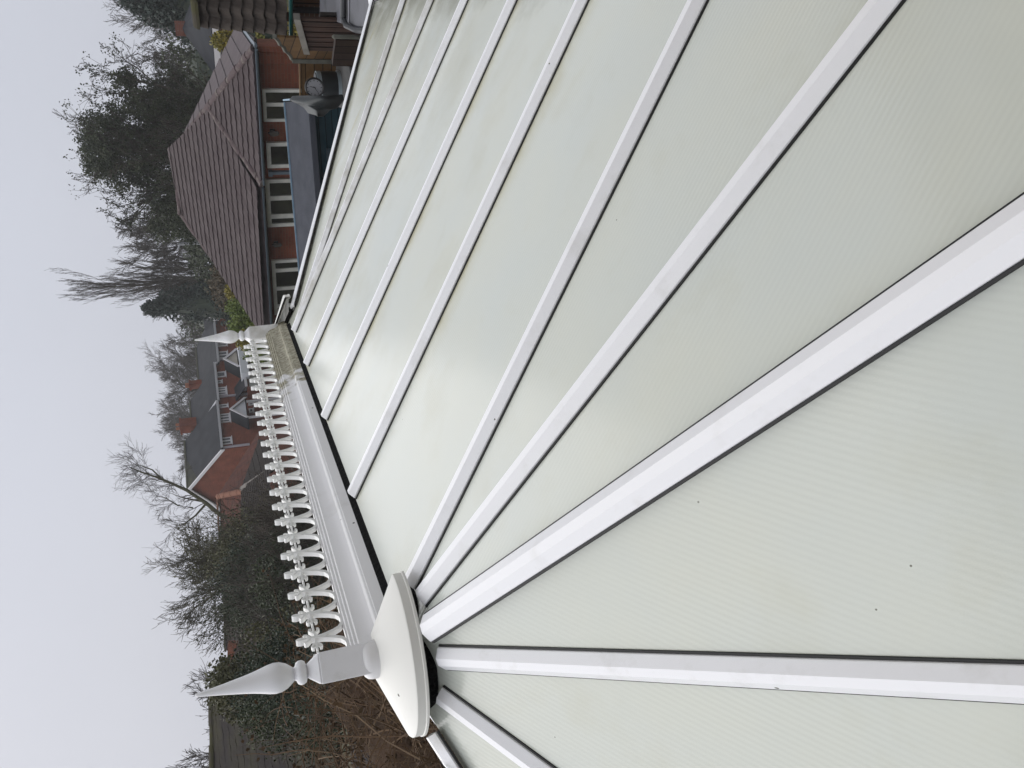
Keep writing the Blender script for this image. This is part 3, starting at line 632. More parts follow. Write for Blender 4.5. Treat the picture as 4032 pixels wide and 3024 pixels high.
rr = MB(); rr.tube([plz(1374, -50, 1.89), plz(1374, 90, 1.89)], .012, 6); rr.build('bead', mat('pale_bead', (.25, .25, .27), .5), sto)
q2 = [plz(1262, -60, 1.84), plz(1262, 58, 1.84), plz(1290, 76, 1.84), plz(1365, 96, 1.84), plz(1470, 110, 1.815), plz(1475, -60, 1.815)]
MB().prism([V((p.x, p.y, 0)) for p in q2], V((0, 0, 1.81))).build('wall', RIM, sto)
# dark slatted screen with sloping top rail
def vframe(x0, y0, x1, y1, D0, D1):
    a, b = at(x0, y0, D0), at(x1, y1, D1); f = Fr(a, b); return f if (CAM-f.o).dot(f.w) > 0 else Fr(a, b, flip=True)
fs_ = vframe(1250, 62, 1260, 196, 11.3, 12.3)
scr = thing('slatted_screen', tuple(fs_.P(0, 0)), 'dark brown slatted timber screen with pale sloping top rail below the pantiled outbuilding', 'screen')
zs = []
sm = MB(); u0_, z0_ = upx(fs_, 62, 1165); u1_, z1_ = upx(fs_, 192, 1202); nS = 13
for i in range(nS):
    t = (i+.5)/nS; uu = u0_+(u1_-u0_)*t; zt = z0_+(z1_-z0_)*t; hw = abs(u1_-u0_)/nS*.42; fs_.box(sm, uu-hw, uu+hw, 0, zt-.03, 0, .03+.008*(i % 2))
sm.build('slats', plank_mat('dark_brown_slats', (.055, .032, .025), (.038, .024, .02), tuple(fs_.u), .1), scr)
rl = MB(); a_, b__ = fs_.P(u0_, z0_, .02), fs_.P(u1_, z1_, .02); rl.sweep([(-.04, -.05), (.04, -.05), (.04, .03), (-.04, .03)], a_-(b__-a_).normalized()*.03, b__+(b__-a_).normalized()*.05, fs_.w, V((0, 0, 1))); rl.build('top_rail', PALE, scr)
bk_ = MB(); fs_.box(bk_, min(u0_, u1_), max(u0_, u1_), 0, min(z0_, z1_)-.1, -.06, -.02); bk_.build('backing', SOFF, scr)
# golden fence: stepped panel with a dipping trellis top, and the straight bay beside it
GOLD = lambda nm, d: plank_mat(nm, (.115, .066, .026), (.083, .046, .020), d, .14)
ff = vframe(1240, 250, 1250, 400, 14.6, 14.9)
fen = thing('fence', tuple(ff.P(0, 0)), 'golden brown close boarded timber fence bay behind the round clock', 'fence')
fb = MB(); pbox(fb, ff, (1183, 246), (1420, 400), 0, .04); fb.build('panel', GOLD('golden_boards', (0, 0, 1)), fen)
pb_ = MB(); pbox(pb_, ff, (1176, 244), (1184, 402), -.01, .06); pb_.build('top_rail', mat('gold_rail', (.13, .08, .036), .7), fen)
CONC = mat('pale_concrete', (.135, .135, .115), .85, (.10, .10, .085), 8, bump=.2)
ps = MB(); pbox(ps, ff, (1148, 222), (1430, 243), -.02, .1); ps.build('post', CONC, fen)
f2_ = vframe(1200, 150, 1200, 225, 13.3, 14.5)
fen2 = thing('fence', tuple(f2_.P(0, 0)), 'golden timber fence panel with dipping wavy top rail, running back from the concrete post', 'fence')
pts = [(1086, 138), (1098, 150), (1104, 160), (1106, 168), (1120, 176), (1124, 186), (1128, 195), (1140, 203), (1148, 214), (1152, 226)]
bp_ = MB(); pr_ = []
for x, y in pts:
    uu, zz = upx(f2_, y, x); pr_.append((uu, zz))
lp = [f2_.P(u, z) for u, z in pr_]+[f2_.P(pr_[-1][0], 0), f2_.P(pr_[0][0], 0)]
bp_.prism(lp, f2_.w*.03); bp_.build('panel', GOLD('golden_lattice', (0, 0, 1)), fen2)
tr_ = MB(); tr_.tube([f2_.P(u, z+.02, .015) for u, z in pr_], .035, 6); tr_.build('top_rail', CONC, fen2)
# darker board wall and low grey slab roof in front of the fence
fd = vframe(1340, 130, 1345, 340, 10.2, 11.0)
dk_ = thing('board_wall', tuple(fd.P(0, 0)), 'very dark brown boarded wall with rounded pale cap, nearest the eave corner', 'wall')
d1 = MB(); pbox(d1, fd, (1318, 134), (1600, 242), 0, .08); d1.build('boards', plank_mat('near_black_boards', (.02, .013, .011), (.03, .019, .014), tuple(fd.u), .12), dk_)
d2 = MB(); uu, zz = upx(fd, 130, 1322); d2.tube([fd.P(uu, 0, .05), fd.P(uu, zz+.03, .05), fd.P(uu, zz+.05, .05)], [.024, .024, .01], 8); d2.build('post', CONC, dk_)
sb = thing('bin_store', tuple(plz(1350, 330, 0)), 'low bin store with a plain grey felt lid, between the dark boards and the tarpaulin', 'bin store')
SLAB = mat('grey_felt_lid', (.095, .095, .095), .8, (.075, .075, .075), 4, bump=.15)
q = [plz(1322, 240, 1.5), plz(1322, 420, 1.5), plz(1400, 440, 1.5), plz(1374, 262, 1.5)]
slab('lid', q, 1.44, SLAB, par=sb); cq = sum((p for p in q), V((0, 0, 0)))/4; q = [V((p.x, p.y, 1.435)).lerp(V((cq.x, cq.y, 1.435)), .06) for p in q]; slab('body', q, 0, SOFF, par=sb)
# clock hung on the fence side
ck = at(1238, 345, 13.4); ax = (CAM-ck); ax.z *= .4; ax.normalize(); sx = V((0, 0, 1)).cross(ax).normalized(); sy = ax.cross(sx)
sx, sy = sx, sy
clk = thing('clock', tuple(ck), 'round dark rimmed outdoor clock with pale face by the shed end', 'clock')
fr3 = (sx, sy, ax)
CR = .145
MB().lathe([(CR*.8, -.03), (CR, -.025), (CR*1.02, .02), (CR*.92, .035), (CR*.84, .025), (CR*.82, .012), (.0, .012)], ck, 36, fr=fr3).build('rim', mat('dark_clock_rim', (.025, .024, .024), .4), clk, smooth='edge')
MB().lathe([(.001, .013), (CR*.82, .0131), (CR*.82, .0165), (.001, .0166)], ck, 36, fr=fr3).build('face', mat('clock_face', (.34, .34, .36), .5), clk)
hm = MB(); BLK = mat('clock_black', (.02, .02, .02), .5)
def hand(a, l, w): 
    d = sy*math.cos(rad(a))+sx*math.sin(rad(a)); s = ax.cross(d); b = ck+ax*.018; hm.hexa([b-s*w-d*.02, b+s*w-d*.02, b+s*w*.5+d*l, b-s*w*.5+d*l]+[p+ax*.003 for p in (b-s*w-d*.02, b+s*w-d*.02, b+s*w*.5+d*l, b-s*w*.5+d*l)])
hand(15, .075, .006); hand(-125, .095, .0045); hm.build('hands', BLK, clk)
tm = MB()
for i in range(12):
    d = sy*math.cos(rad(30*i))+sx*math.sin(rad(30*i)); s = ax.cross(d); b = ck+ax*.0168; l0, l1 = .092, .112; w_ = .004 if i % 3 else .006
    tm.hexa([b-s*w_+d*l0, b+s*w_+d*l0, b+s*w_+d*l1, b-s*w_+d*l1]+[p+ax*.002 for p in (b-s*w_+d*l0, b+s*w_+d*l0, b+s*w_+d*l1, b-s*w_+d*l1)])
tm.build('hour_marks', BLK, clk)
# dark banded planter
bc = at(1292, 338, 14.1); bc = V((bc.x, bc.y, bc.z))
pln = thing('barrel', (bc.x, bc.y, 0), 'dark round barrel with two pale bands under the clock', 'barrel')
zc = bc.z
MB().lathe([(.13, .0), (.17, zc-.28), (.215, zc-.2), (.225, zc-.0), (.215, zc+.12), (.2, zc+.2), (.06, zc+.21), (.0, zc+.21)], (bc.x, bc.y, 0), 28).build('body', mat('black_barrel', (.018, .022, .025), .45), pln, smooth='edge')
BAND = mat('pale_blue_band', (.30, .36, .39), .4)
for z0_, r0_ in ((zc+.15, .222), (zc-.17, .228)): MB().lathe([(r0_-.012, -.035), (r0_, -.035), (r0_, .035), (r0_-.012, .035)], (bc.x, bc.y, z0_), 28).build('band', BAND, pln, smooth='edge')
# blue shed with a grey felt roof
S0 = plz(1120, 402, 2.15); S1 = plz(1189, 1190, 2.15); S2 = plz(1216, 446, 1.86)
sd_ = (S1-S0); sd_.z = 0; sL = sd_.length; sd_.normalize(); sn = V((-sd_.y, sd_.x, 0)); sn = sn if sn.y < 0 else -sn
depth = (S2-S0).dot(sn); depth = max(.7, min(depth, 1.6))
print('SHED', S0, S1, S2, depth, sL)
shed = thing('shed', tuple(S0+sd_*1.5-V((0, 0, 2.15))), 'blue painted timber shed with grey felt pent roof, in front of the bungalow', 'shed')
FELT = mat('slate_grey_felt', (.038, .042, .054), .75, (.054, .058, .072), 3, bump=.5, bscale=90, stretch=(1, 1, 1)); BLUE = mat('pale_blue_trim', (.20, .30, .39), .5, (.15, .24, .32), 8); BLUW = plank_mat('blue_shiplap', (.024, .060, .078), (.018, .046, .060), (0, 0, 1), .12)
a, b = S0, S1; c, d = S1+sn*depth-V((0, 0, .29)), S0+sn*depth-V((0, 0, .29))
MB().prism([a, b, c, d], V((0, 0, -.05))).build('roof', FELT, shed)
tr = MB()
up_ = (d-a).cross(b-a).normalized(); up_ = up_ if up_.z > 0 else -up_
tr.sweep([(-.03, -.09), (.0, -.09), (.0, .02), (-.03, .02)], a-sn*.0, b, -sn, V((0, 0, 1)))
tr.sweep([(.0, -.1), (.03, -.1), (.03, .025), (.0, .025)], a-sd_*.02, d-sd_*.02, -sd_ if True else sd_, V((0, 0, 1)))
tr.build('fascia', BLUE, shed)
lo = MB(); lo.sweep([(.0, -.1), (.02, -.1), (.02, -.012), (.0, -.012)], d+sd_*.0, c, sn, V((0, 0, 1))); lo.build('eaves_board', mat('grey_eaves_board', (.06, .065, .08), .7), shed)
FSH = Fr(S0+sd_*.08+sn*(depth-.16), S1+sn*(depth-.16)); FSH = FSH if (CAM-FSH.o).dot(FSH.w) > 0 else Fr(S0+sd_*.08+sn*(depth-.16), S1+sn*(depth-.16), flip=True)
wl = MB(); FSH.box(wl, 0, sL-.1, 0, 1.80, -.06, 0)
fe_ = Fr(S0+sd_*.09-sn*-.05, S0+sd_*.09+sn*(depth-.16)); wl.hexa([V((p.x, p.y, 0)) for p in (S0+sd_*.09+sn*.05, S0+sd_*.15+sn*.05, S0+sd_*.15+sn*(depth-.16), S0+sd_*.09+sn*(depth-.16))]+[V((p.x, p.y, z)) for p, z in ((S0+sd_*.09+sn*.05, 2.08), (S0+sd_*.15+sn*.05, 2.08), (S0+sd_*.15+sn*(depth-.16), 1.82), (S0+sd_*.09+sn*(depth-.16), 1.82))])
wl.build('wall', BLUW, shed)
wn = MB(); u_, z_ = upx(FSH, 585, 1284); FSH.box(wn, u_, u_+.75 if FSH.u.dot(sd_) > 0 else u_-.75, z_-.6, z_, .001, .03); so_ = wn.build('window', mat('blue_black_frame', (.025, .05, .065), .5), shed)
wn = MB(); s_ = 1 if FSH.u.dot(sd_) > 0 else -1; FSH.box(wn, u_+s_*.06, u_+s_*.69, z_-.54, z_-.06, .012, .034); wn.build('pane', PANE, so_)
# dark tarpaulin heaped against the shed end
def drape(name, pts_px, D, m, label, cat, seed):
    random.seed(seed); bm = bmesh.new()
    return None
TARP = mat('dark_grey_tarpaulin', (.036, .042, .044), .6, (.026, .03, .032), 5, bump=.3, bscale=5)
ta = at(1230, 420, 13.7); random.seed(5)
tv, tf_ = [], []
NXs, NYs = 26, 16
outl_top = [(1150, 376), (1135, 392), (1150, 402), (1170, 410), (1195, 425), (1212, 448)]
base = [(1352, 372), (1360, 395), (1330, 428), (1300, 436), (1290, 448), (1272, 462)]
for i in range(NXs+1):
    s = i/NXs*5; k = min(4, int(s)); t = s-k
    a_ = V((*outl_top[k], 0)).lerp(V((*outl_top[k+1], 0)), t); b__ = V((*base[k], 0)).lerp(V((*base[k+1], 0)), t)
    for j in range(NYs+1):
        r = j/NYs; px = a_.lerp(b__, r)
        D = 13.55-.55*math.sin(r*math.pi*.9)-.35*r+.045*math.sin(i*.45+j*.3)+.03*math.sin(j*.6-i*.3)
        tv.append(tuple(at(px.x, px.y, D)))
for i in range(NXs):
    for j in range(NYs): q0 = i*(NYs+1)+j; tf_.append((q0, q0+1, q0+NYs+2, q0+NYs+1))
tm_ = MB().add(tv, tf_)
tpo = tm_.build('tarpaulin', TARP, org=(ta.x, ta.y, 0), smooth=True)
md = tpo.modifiers.new('thick', 'SOLIDIFY'); md.thickness = .03; md = tpo.modifiers.new('sub', 'SUBSURF'); md.levels = 1; md.render_levels = 1
tag(tpo, 'dark grey tarpaulin heaped over the end of the blue shed', 'tarpaulin')

# ================================================================== BRICK TERRACE
K0 = at(868, 1772, 60); e_ = (K0-CAM); e_.z = 0; e_.normalize(); r_ = V((e_.y, -e_.x, 0))
fdir = e_*math.cos(rad(50.4))+r_*math.sin(rad(50.4)); gdir = e_*math.sin(rad(50.4))-r_*math.cos(rad(50.4))
FT = Fr(K0, K0+fdir*10); FT = FT if (CAM-FT.o).dot(FT.w) > 0 else Fr(K0, K0+fdir*10, flip=True)
FG = Fr(K0, K0+gdir*10); FG = FG if (CAM-FG.o).dot(FG.w) > 0 else Fr(K0, K0+gdir*10, flip=True)
gd = upx(FG, 2022, 868)[0]; hg = gd/2
SLATE = mat('dark_slate', (.018, .0195, .025), .75, (.028, .030, .036), 1.2, bump=.25, bscale=12, spec=.1); SLATE_M = mat('mossy_slate', (.026, .027, .024), .85, (.045, .046, .028), 1.5)
TBR = brick_mat('terrace_brick', math.atan2(fdir.y, fdir.x), (.215, .056, .030), (.17, .045, .025), (.15, .08, .055))
WT = mat('terrace_white_trim', (.62, .60, .62), .5); GREYW = mat('pale_grey_board', (.42, .43, .40), .6)
us = [0]+[upx(FT, y, x)[0] for y, x in ((1588, 855), (1437, 848), (1232, 842))]
ez = [upx(FT, 1700, 861)[1], upx(FT, 1500, 846)[1], upx(FT, 1350, 846)[1]]
def ridge_z(x, y): return pl(x, y, tuple(FT.w), FT.o.dot(FT.w)-hg).z
rz = [ridge_z(733, 1820), ridge_z(747, 1560), ridge_z(775, 1400)]
print('TERRACE', us, ez, rz, gd)
hl = ['end of terrace brick house with big gable and slate roof, nearest of the row', 'middle terraced brick house with two slate porches, between the chimneys', 'far terraced brick house partly hidden by the far finial, with a small front gable']
houses = []
def board(mb, a, b, outw, h=.2, t=.09, up=V((0, 0, 1))): mb.sweep([(-.001, -h), (t, -h), (t, .06), (-.001, .06)], a, b, outw, up)
for i in range(3):
    u0, u1, e0_, r0_ = us[i], us[i+1], ez[i], rz[i]
    h = thing('terraced_house', tuple(FT.P(u0, 0)), hl[i], 'house', 'brick terraced houses in a row'); houses.append(h)
    wm = MB(); FT.box(wm, u0+.002, u1-.002, -.2, e0_-.02, -.3, 0)
    if i == 0:
        lp = [FG.P(0.001, -.2), FG.P(gd, -.2), FG.P(gd, e0_-.05), FG.P(hg, r0_-.1), FG.P(.001, e0_-.05)]; wm.prism(lp, -FG.w*.28)
    wm.build('wall', TBR, h)
    rm = MB(); ov = .22
    for s0, s1, zz0, zz1 in ((-ov, hg, e0_-.05, r0_), ):
        A_ = FT.P(u0+(-.15 if i == 0 else .02), e0_-.08, ov); B_ = FT.P(u1-.02, e0_-.08, ov); C_ = FT.P(u1-.02, r0_, -hg); D_ = FT.P(u0+(-.15 if i == 0 else .02), r0_, -hg)
        rm.prism([A_, B_, C_, D_], V((0, 0, -.1)))
        A2 = FT.P(u0+(-.15 if i == 0 else .02), e0_-.08, -gd-ov); B2 = FT.P(u1-.02, e0_-.08, -gd-ov); rm.prism([A2, D_+V((0, 0, -.003)), C_+V((0, 0, -.003)), B2], V((0, 0, -.1)))
    rf = rm.build('roof', SLATE, h)
    ms = MB(); up1 = (C_-B_).normalized(); ms.prism([D_+FT.u*.05-up1*1.3+V((0, 0, .012)), D_+FT.u*2.4-up1*.25+V((0, 0, .012)), D_+FT.u*2.6+V((0, 0, .012)), D_+V((0, 0, .012))], V((0, 0, .01)))
    if i == 0: ms.build('moss_patch', SLATE_M, rf)
    rl_ = MB(); rl_.tube([D_, C_], .11, 6); rl_.build('ridge', mat('terrace_ridge', (.07, .07, .05), .8), rf)
    vb = MB()
    if i == 0:
        board(vb, A_, D_, -FT.u); E_ = FT.P(u0-.15, e0_-.08, -gd-ov); board(vb, D_, E_, -FT.u)
        vb.build('bargeboard', WT, h)
    else:
        vb.sweep([(-.1, -.02), (.1, -.02), (.1, .12), (-.1, .12)], A_+V((0, 0, .01)), D_.lerp(A_, .18)+V((0, 0, .01)), FT.u, V((0, 0, 1))); vb.build('verge', mat('verge_lead', (.34, .34, .37), .6), h)
    gm = MB(); FT.box(gm, u0+.02, u1-.02, e0_-.2, e0_-.04, ov+.001, ov+.12); gm.build('gutter', mat('pale_gutter', (.42, .42, .44), .5), h)
def twin(i, x0, x1, y0, y1, lights=(1, 1), fr=None): return window(fr or FT, (x0, y0), (x1, y1), lights, houses[i], .09, m=WT, pane=DGL, sill=True)
twin(0, 863, 908, 1633, 1662, (1, 1, 1)); twin(0, 863, 898, 1595, 1604, (1,)); twin(0, 869, 914, 1726, 1748, (1, 1)); twin(0, 977, 1000, 1587, 1596, (1,)); twin(0, 979, 999, 1610, 1624, (1,))
twin(1, 851, 890, 1467, 1484, (1,)); twin(1, 853, 875, 1500, 1509, (1,)); twin(1, 853, 894, 1528, 1554, (1, 1, 1))
twin(2, 846, 887, 1245, 1260, (1, 1)); twin(2, 856, 895, 1347, 1363, (1, 1)); twin(2, 857, 898, 1387, 1410, (1, 1)); twin(2, 942, 966, 1384, 1402, (1, 1)); twin(2, 927, 946, 1240, 1254, (1, 1))
def pipe(i, y, x0, x1):
    u, z1 = upx(FT, y, x0); z0 = upx(FT, y, x1)[1]; m = MB(); FT.box(m, u-.06, u+.06, z0, z1, .01, .13); m.build('downpipe', mat('pale_downpipe', (.36, .33, .37), .6), houses[i])
pipe(0, 1766, 869, 985); pipe(1, 1566, 857, 990); pipe(2, 1420, 859, 990)
POT = mat('terracotta_pot', (.26, .11, .06), .7)
def chim(i, u, zt, w_=.75, d_=.55, zb=None):
    m = MB(); FT.box(m, u-w_/2, u+w_/2, (zb or rz[i]-1.3), zt, -hg-d_/2+.3, -hg+d_/2+.3); FT.box(m, u-w_/2-.06, u+w_/2+.06, zt+.001, zt+.14, -hg-d_/2+.24, -hg+d_/2+.36)
    c = m.build('chimney', TBR, houses[i]); p = MB()
    for k in (-.18, .18): MB().lathe([(.12, 0), (.11, .26), (.08, .28), (.0, .28)], FT.P(u+k*w_/.75, zt+.141, -hg+.3), 8).build('chimney_pot', POT, c)
def uridge(y, x):
    p = pl(x, y, tuple(FT.w), FT.o.dot(FT.w)-hg+.3); return (p-FT.o).dot(FT.u), p.z
ua, za = uridge(1678, 716); chim(0, ua, za, .8, .8); ua, za = uridge(1516, 752); chim(1, ua, za, .5, .5)
def porch(i, y, z_apex, z_eave, w_, proj, face):
    u = upx(FT, y, 950)[0]; h = houses[i]
    m = MB()
    for s in (-1, 1): m.prism([FT.P(u, z_apex, .005), FT.P(u, z_apex, proj), FT.P(u+s*w_, z_eave, proj), FT.P(u+s*w_, z_eave, .005)], V((0, 0, -.09)))
    p = m.build('porch_roof', SLATE, h)
    f = MB(); f.prism([FT.P(u, z_apex-.12, proj-.1), FT.P(u+w_-.1, z_eave, proj-.1), FT.P(u-w_+.1, z_eave, proj-.1)], -FT.w*.05); f.build('gable_board', face, p)
    b = MB(); board(b, FT.P(u, z_apex, proj), FT.P(u+w_, z_eave, proj), FT.w, .16, .06); board(b, FT.P(u-w_, z_eave, proj), FT.P(u, z_apex, proj), FT.w, .16, .06); b.build('bargeboard', WT, p)
    q = MB()
    for s in (-1, 1): FT.box(q, u+s*(w_-.2)-.06, u+s*(w_-.2)+.06, 0, z_eave-.08, proj-.3, proj-.16)
    q.build('post', WT, p)
porch(0, 1655, 3.95, 2.9, .95, 1.3, mat('white_gable_face', (.66, .67, .72), .5)); porch(1, 1452, 4.0, 3.05, .95, 1.2, mat('cream_gable_face', (.42, .38, .32), .6))
def leanto(i, y0, y1, x_top, x_bot, proj, z_e):
    h = houses[i]; u0 = upx(FT, y0, x_top)[0]; u1 = upx(FT, y1, x_top)[0]; zt = upx(FT, (y0+y1)/2, x_top)[1]
    m = MB(); m.prism([FT.P(u0, zt, .004), FT.P(u1, zt, .004), FT.P(u1, z_e, proj), FT.P(u0, z_e, proj)], V((0, 0, -.09))); o = m.build('lean_to_roof', SLATE, h)
    b = MB(); FT.box(b, min(u0, u1), max(u0, u1), z_e-.16, z_e+.02, proj+.001, proj+.08); b.build('fascia', WT, o)
    wq = MB(); FT.box(wq, min(u0, u1)+.08, max(u0, u1)-.08, 0, z_e-.1, .003, proj-.15); wq.build('lean_to_wall', TBR, o)
    return o, u0, u1
o, u0, u1 = leanto(0, 1579, 1527, 925, 957, 1.4, 2.75)
m = MB(); FT.box(m, u1*.45+u0*.55-.5, u1*.45+u0*.55+.55, 1.35, 2.45, 1.25+.003, 1.31); m.build('window_board', GREYW, o)
leanto(2, 1310, 1250, 900, 928, 1.3, 2.75)
# white flat canopy over the middle front door
u0, z0 = upx(FT, 1538, 955); u1, _ = upx(FT, 1412, 955); cu = MB(); a_, b__ = min(u0, u1)-.1, max(u0, u1)+.1
FT.box(cu, a_, b__-.5, 2.35, 2.95, .01, 1.9); cu.lathe([(.0, 0), (.95, 0), (.95, .55), (.86, .6), (.0, .62)], FT.P(b__-.5, 2.36, .96), 24)
cn = cu.build('canopy', mat('bright_white_canopy', (.74, .76, .80), .3), houses[1], bevel=.04)
cp = MB(); 
for k in range(4): FT.box(cp, a_+.1+k*(b__-a_-.6)/3.2, a_+.2+k*(b__-a_-.6)/3.2, 0, 2.345, 1.7, 1.8)
cp.build('post', mat('dark_red_post', (.08, .03, .028), .6), cn)
# small front cross gable at the far end
u_, z_ = upx(FT, 1249, 799); m = MB(); hw = .95
for s in (-1, 1): m.prism([FT.P(u_, z_, -2.2), FT.P(u_, z_, .35), FT.P(u_+s*hw, z_-.95, .35), FT.P(u_+s*hw, z_-.95, -2.2)], V((0, 0, -.09)))
g_ = m.build('front_gable', SLATE, houses[2])
b = MB(); board(b, FT.P(u_, z_, .35), FT.P(u_+hw, z_-.95, .35), FT.w, .2, .07); board(b, FT.P(u_-hw, z_-.95, .35), FT.P(u_, z_, .35), FT.w, .2, .07); b.build('bargeboard', WT, g_)
m = MB(); m.prism([FT.P(u_, z_-.12, .12), FT.P(u_+hw-.12, z_-1.0, .12), FT.P(u_+hw-.12, .0, .12), FT.P(u_-hw+.12, .0, .12), FT.P(u_-hw+.12, z_-1.0, .12)], -FT.w*.1); m.build('gable_wall', TBR, g_)

# ================================================================== OTHER ROOFS
def quadroof(name, m, par, polys, t=.08):
    mb = MB()
    for p in polys:
        q = [V(v) for v in p]; mb.prism(q, V((0, 0, -t)))
    return mb.build(name, m, par)
# red-tiled hipped cottage before the terrace gable
REDT = mat('old_red_tile', (.125, .042, .028), .9, (.065, .030, .024), 1.6, bump=.5, bscale=14); REDB = brick_mat('cottage_brick', .5, (.20, .075, .05), (.15, .06, .045), (.16, .12, .1))
P_ = at(857, 1955, 46); PL = at(872, 2200, 46.5); cR = at(1018, 1702, 53); cF = V((0, 0, 0)); cF = at(1003, 1925, 41.5); cL = at(1035, 2220, 41)
cot = thing('cottage', (P_.x, P_.y, 0), 'low cottage with hipped old red tile roof, in front of the terrace gable', 'house')
random.seed(11)
v1, f1, _, _ = tiled([P_, cF, cR], course=.25, tile=.25, lift=.012, amp=.006, samples=2); v2, f2, _, _ = tiled([PL, cL, cF, P_], course=.25, tile=.25, lift=.012, amp=.006, samples=2)
rr_ = MB().add(v1, f1).add(v2, f2).build('roof', REDT, cot)
ridge_tiles('ridge_tile', cF, P_, mat('terracotta_ridge', (.22, .10, .065), .8), rr_, .14); ridge_tiles('ridge_tile', P_, PL, mat('terracotta_ridge_b', (.2, .1, .07), .8), rr_, .13)
wm = MB(); wm.face([V((p.x, p.y, p.z-.1)) for p in (cF, cR)]+[V((cR.x, cR.y, 0)), V((cF.x, cF.y, 0))]); wm.face([V((p.x, p.y, p.z-.1)) for p in (cL, cF)]+[V((cF.x, cF.y, 0)), V((cL.x, cL.y, 0))]); wm.build('wall', REDB, cot)
# dark ribbed roof nearer
DKT = mat('dark_brown_tile', (.020, .016, .015), .9, (.032, .027, .024), 2, bump=.4, bscale=12)
ap = at(952, 1923, 33); d1 = at(1017, 1729, 38); d2 = at(1085, 1838, 28.5); d3 = at(1075, 2020, 29); d4 = at(968, 2040, 34); d1b = at(1078, 1745, 33)
shd = thing('garage', (ap.x, ap.y, 0), 'low garage with dark ribbed tile roof and pale hip tiles, behind the cresting', 'garage')
v1, f1, _, _ = tiled([ap, d2, d1b, d1], course=.3, tile=.3, lift=.02, amp=.012, samples=3); v2, f2, _, _ = tiled([ap, d4, d3, d2], course=.3, tile=.3, lift=.02, amp=.012, samples=3)
rr_ = MB().add(v1, f1).add(v2, f2).build('roof', DKT, shd); ridge_tiles('hip_tile', d2, ap, mat('pale_hip_tile', (.20, .18, .165), .8), rr_, .1)
wm = MB()
for a, b in ((d2, d1b), (d3, d2)): wm.face([V((a.x, a.y, a.z-.12)), V((b.x, b.y, b.z-.12)), V((b.x, b.y, 0)), V((a.x, a.y, 0))])
wm.build('wall', REDB, shd)
# brown roofed bungalow left of the trees
bA, bB = at(884, 2320, 46), at(889, 2560, 44); bC = at(1122, 2592, 39.5); bD = at(1118, 2320, 41)
bb = thing('bungalow', (bB.x, bB.y, 0), 'bungalow with dark purplish brown roof behind the near finial', 'house')
BRT = mat('purple_brown_tile', (.040, .030, .029), .85, (.056, .042, .036), 1.5, bump=.4, bscale=10)
random.seed(4)
rr_ = roof_part('roof', [[bA, bD, bC, bB]], BRT, bb, course=.33, tile=.3, lift=.04, amp=.015, samples=2)
ridge_tiles('ridge_tile', bA, bB, MOSS, rr_, .13)
wA, wB = V((bC.x, bC.y, 0)), V((bD.x, bD.y, 0)); FB = Fr(wA, wB); FB = FB if (CAM-FB.o).dot(FB.w) > 0 else Fr(wA, wB, flip=True)
wm = MB(); FB.box(wm, 0, FB.len, 0, min(bC.z, bD.z)-.08, -.6, -.35); wm.build('wall', brick_mat('orange_brick', math.atan2(FB.u.y, FB.u.x), (.30, .095, .05), (.22, .07, .04), (.2, .13, .1)), bb)
window(FB, (1150, 2470), (1200, 2505), (1, 1), bb, .08, m=WT, pane=PANE)
gb = MB(); gp = [at(892, 2655, 41), at(897, 2530, 41), at(938, 2530, 41)]; gb.prism(gp, (e_)*.4); gb.build('brick_gable', brick_mat('gable_brick', .9, (.28, .09, .05), (.2, .07, .04), (.2, .13, .1)), bb)
gb = MB(); gb.prism([at(892, 2655, 40.8), at(938, 2530, 40.8), at(1100, 2592, 38.6), at(1100, 2700, 38.6)], V((0, 0, -.1))); gb.build('wing_roof', BRT, bb)
gb = MB(); gb.prism([at(868, 2590, 70), at(872, 2760, 70), at(930, 2760, 68), at(930, 2590, 68)], V((0, 0, -.1))); hz_ = gb.build('far_roof', SLATE, org=tuple(at(900, 2700, 70)*1))
tag(hz_, 'distant grey slate roof just behind the tip of the near finial', 'roof')
# dark mossy roof at the lower left
mA, mB = at(837, 2690, 20), at(843, 3200, 20.3); mC, mD = at(1340, 3200, 15.2), at(1330, 2690, 14.6)
mh = thing('bungalow', (mA.x, mA.y, 0), 'bungalow with long dark mossy roof, half buried in ivy, behind the brown shrub', 'house')
MRT = mat('dark_mossy_tile', (.024, .020, .019), .9, (.040, .036, .022), 1.1, bump=.5, bscale=10, contrast=(.42, .66))
random.seed(9); roof_part('roof', [[mB, mC, mD, mA]], MRT, mh, course=.33, tile=.3, lift=.008, amp=.005, samples=3)
ridge_tiles('ridge_tile', mA, mB, MOSS, mh, .13)
FMH = Fr(mD, mC); FMH = FMH if (CAM-FMH.o).dot(FMH.w) > 0 else Fr(mD, mC, flip=True)
wm = MB(); FMH.box(wm, 0, FMH.len, 0, min(mC.z, mD.z)-.1, -.5, -.3); wm.build('wall', mat('grey_render', (.22, .21, .23), .9, (.16, .155, .17), 2), mh)
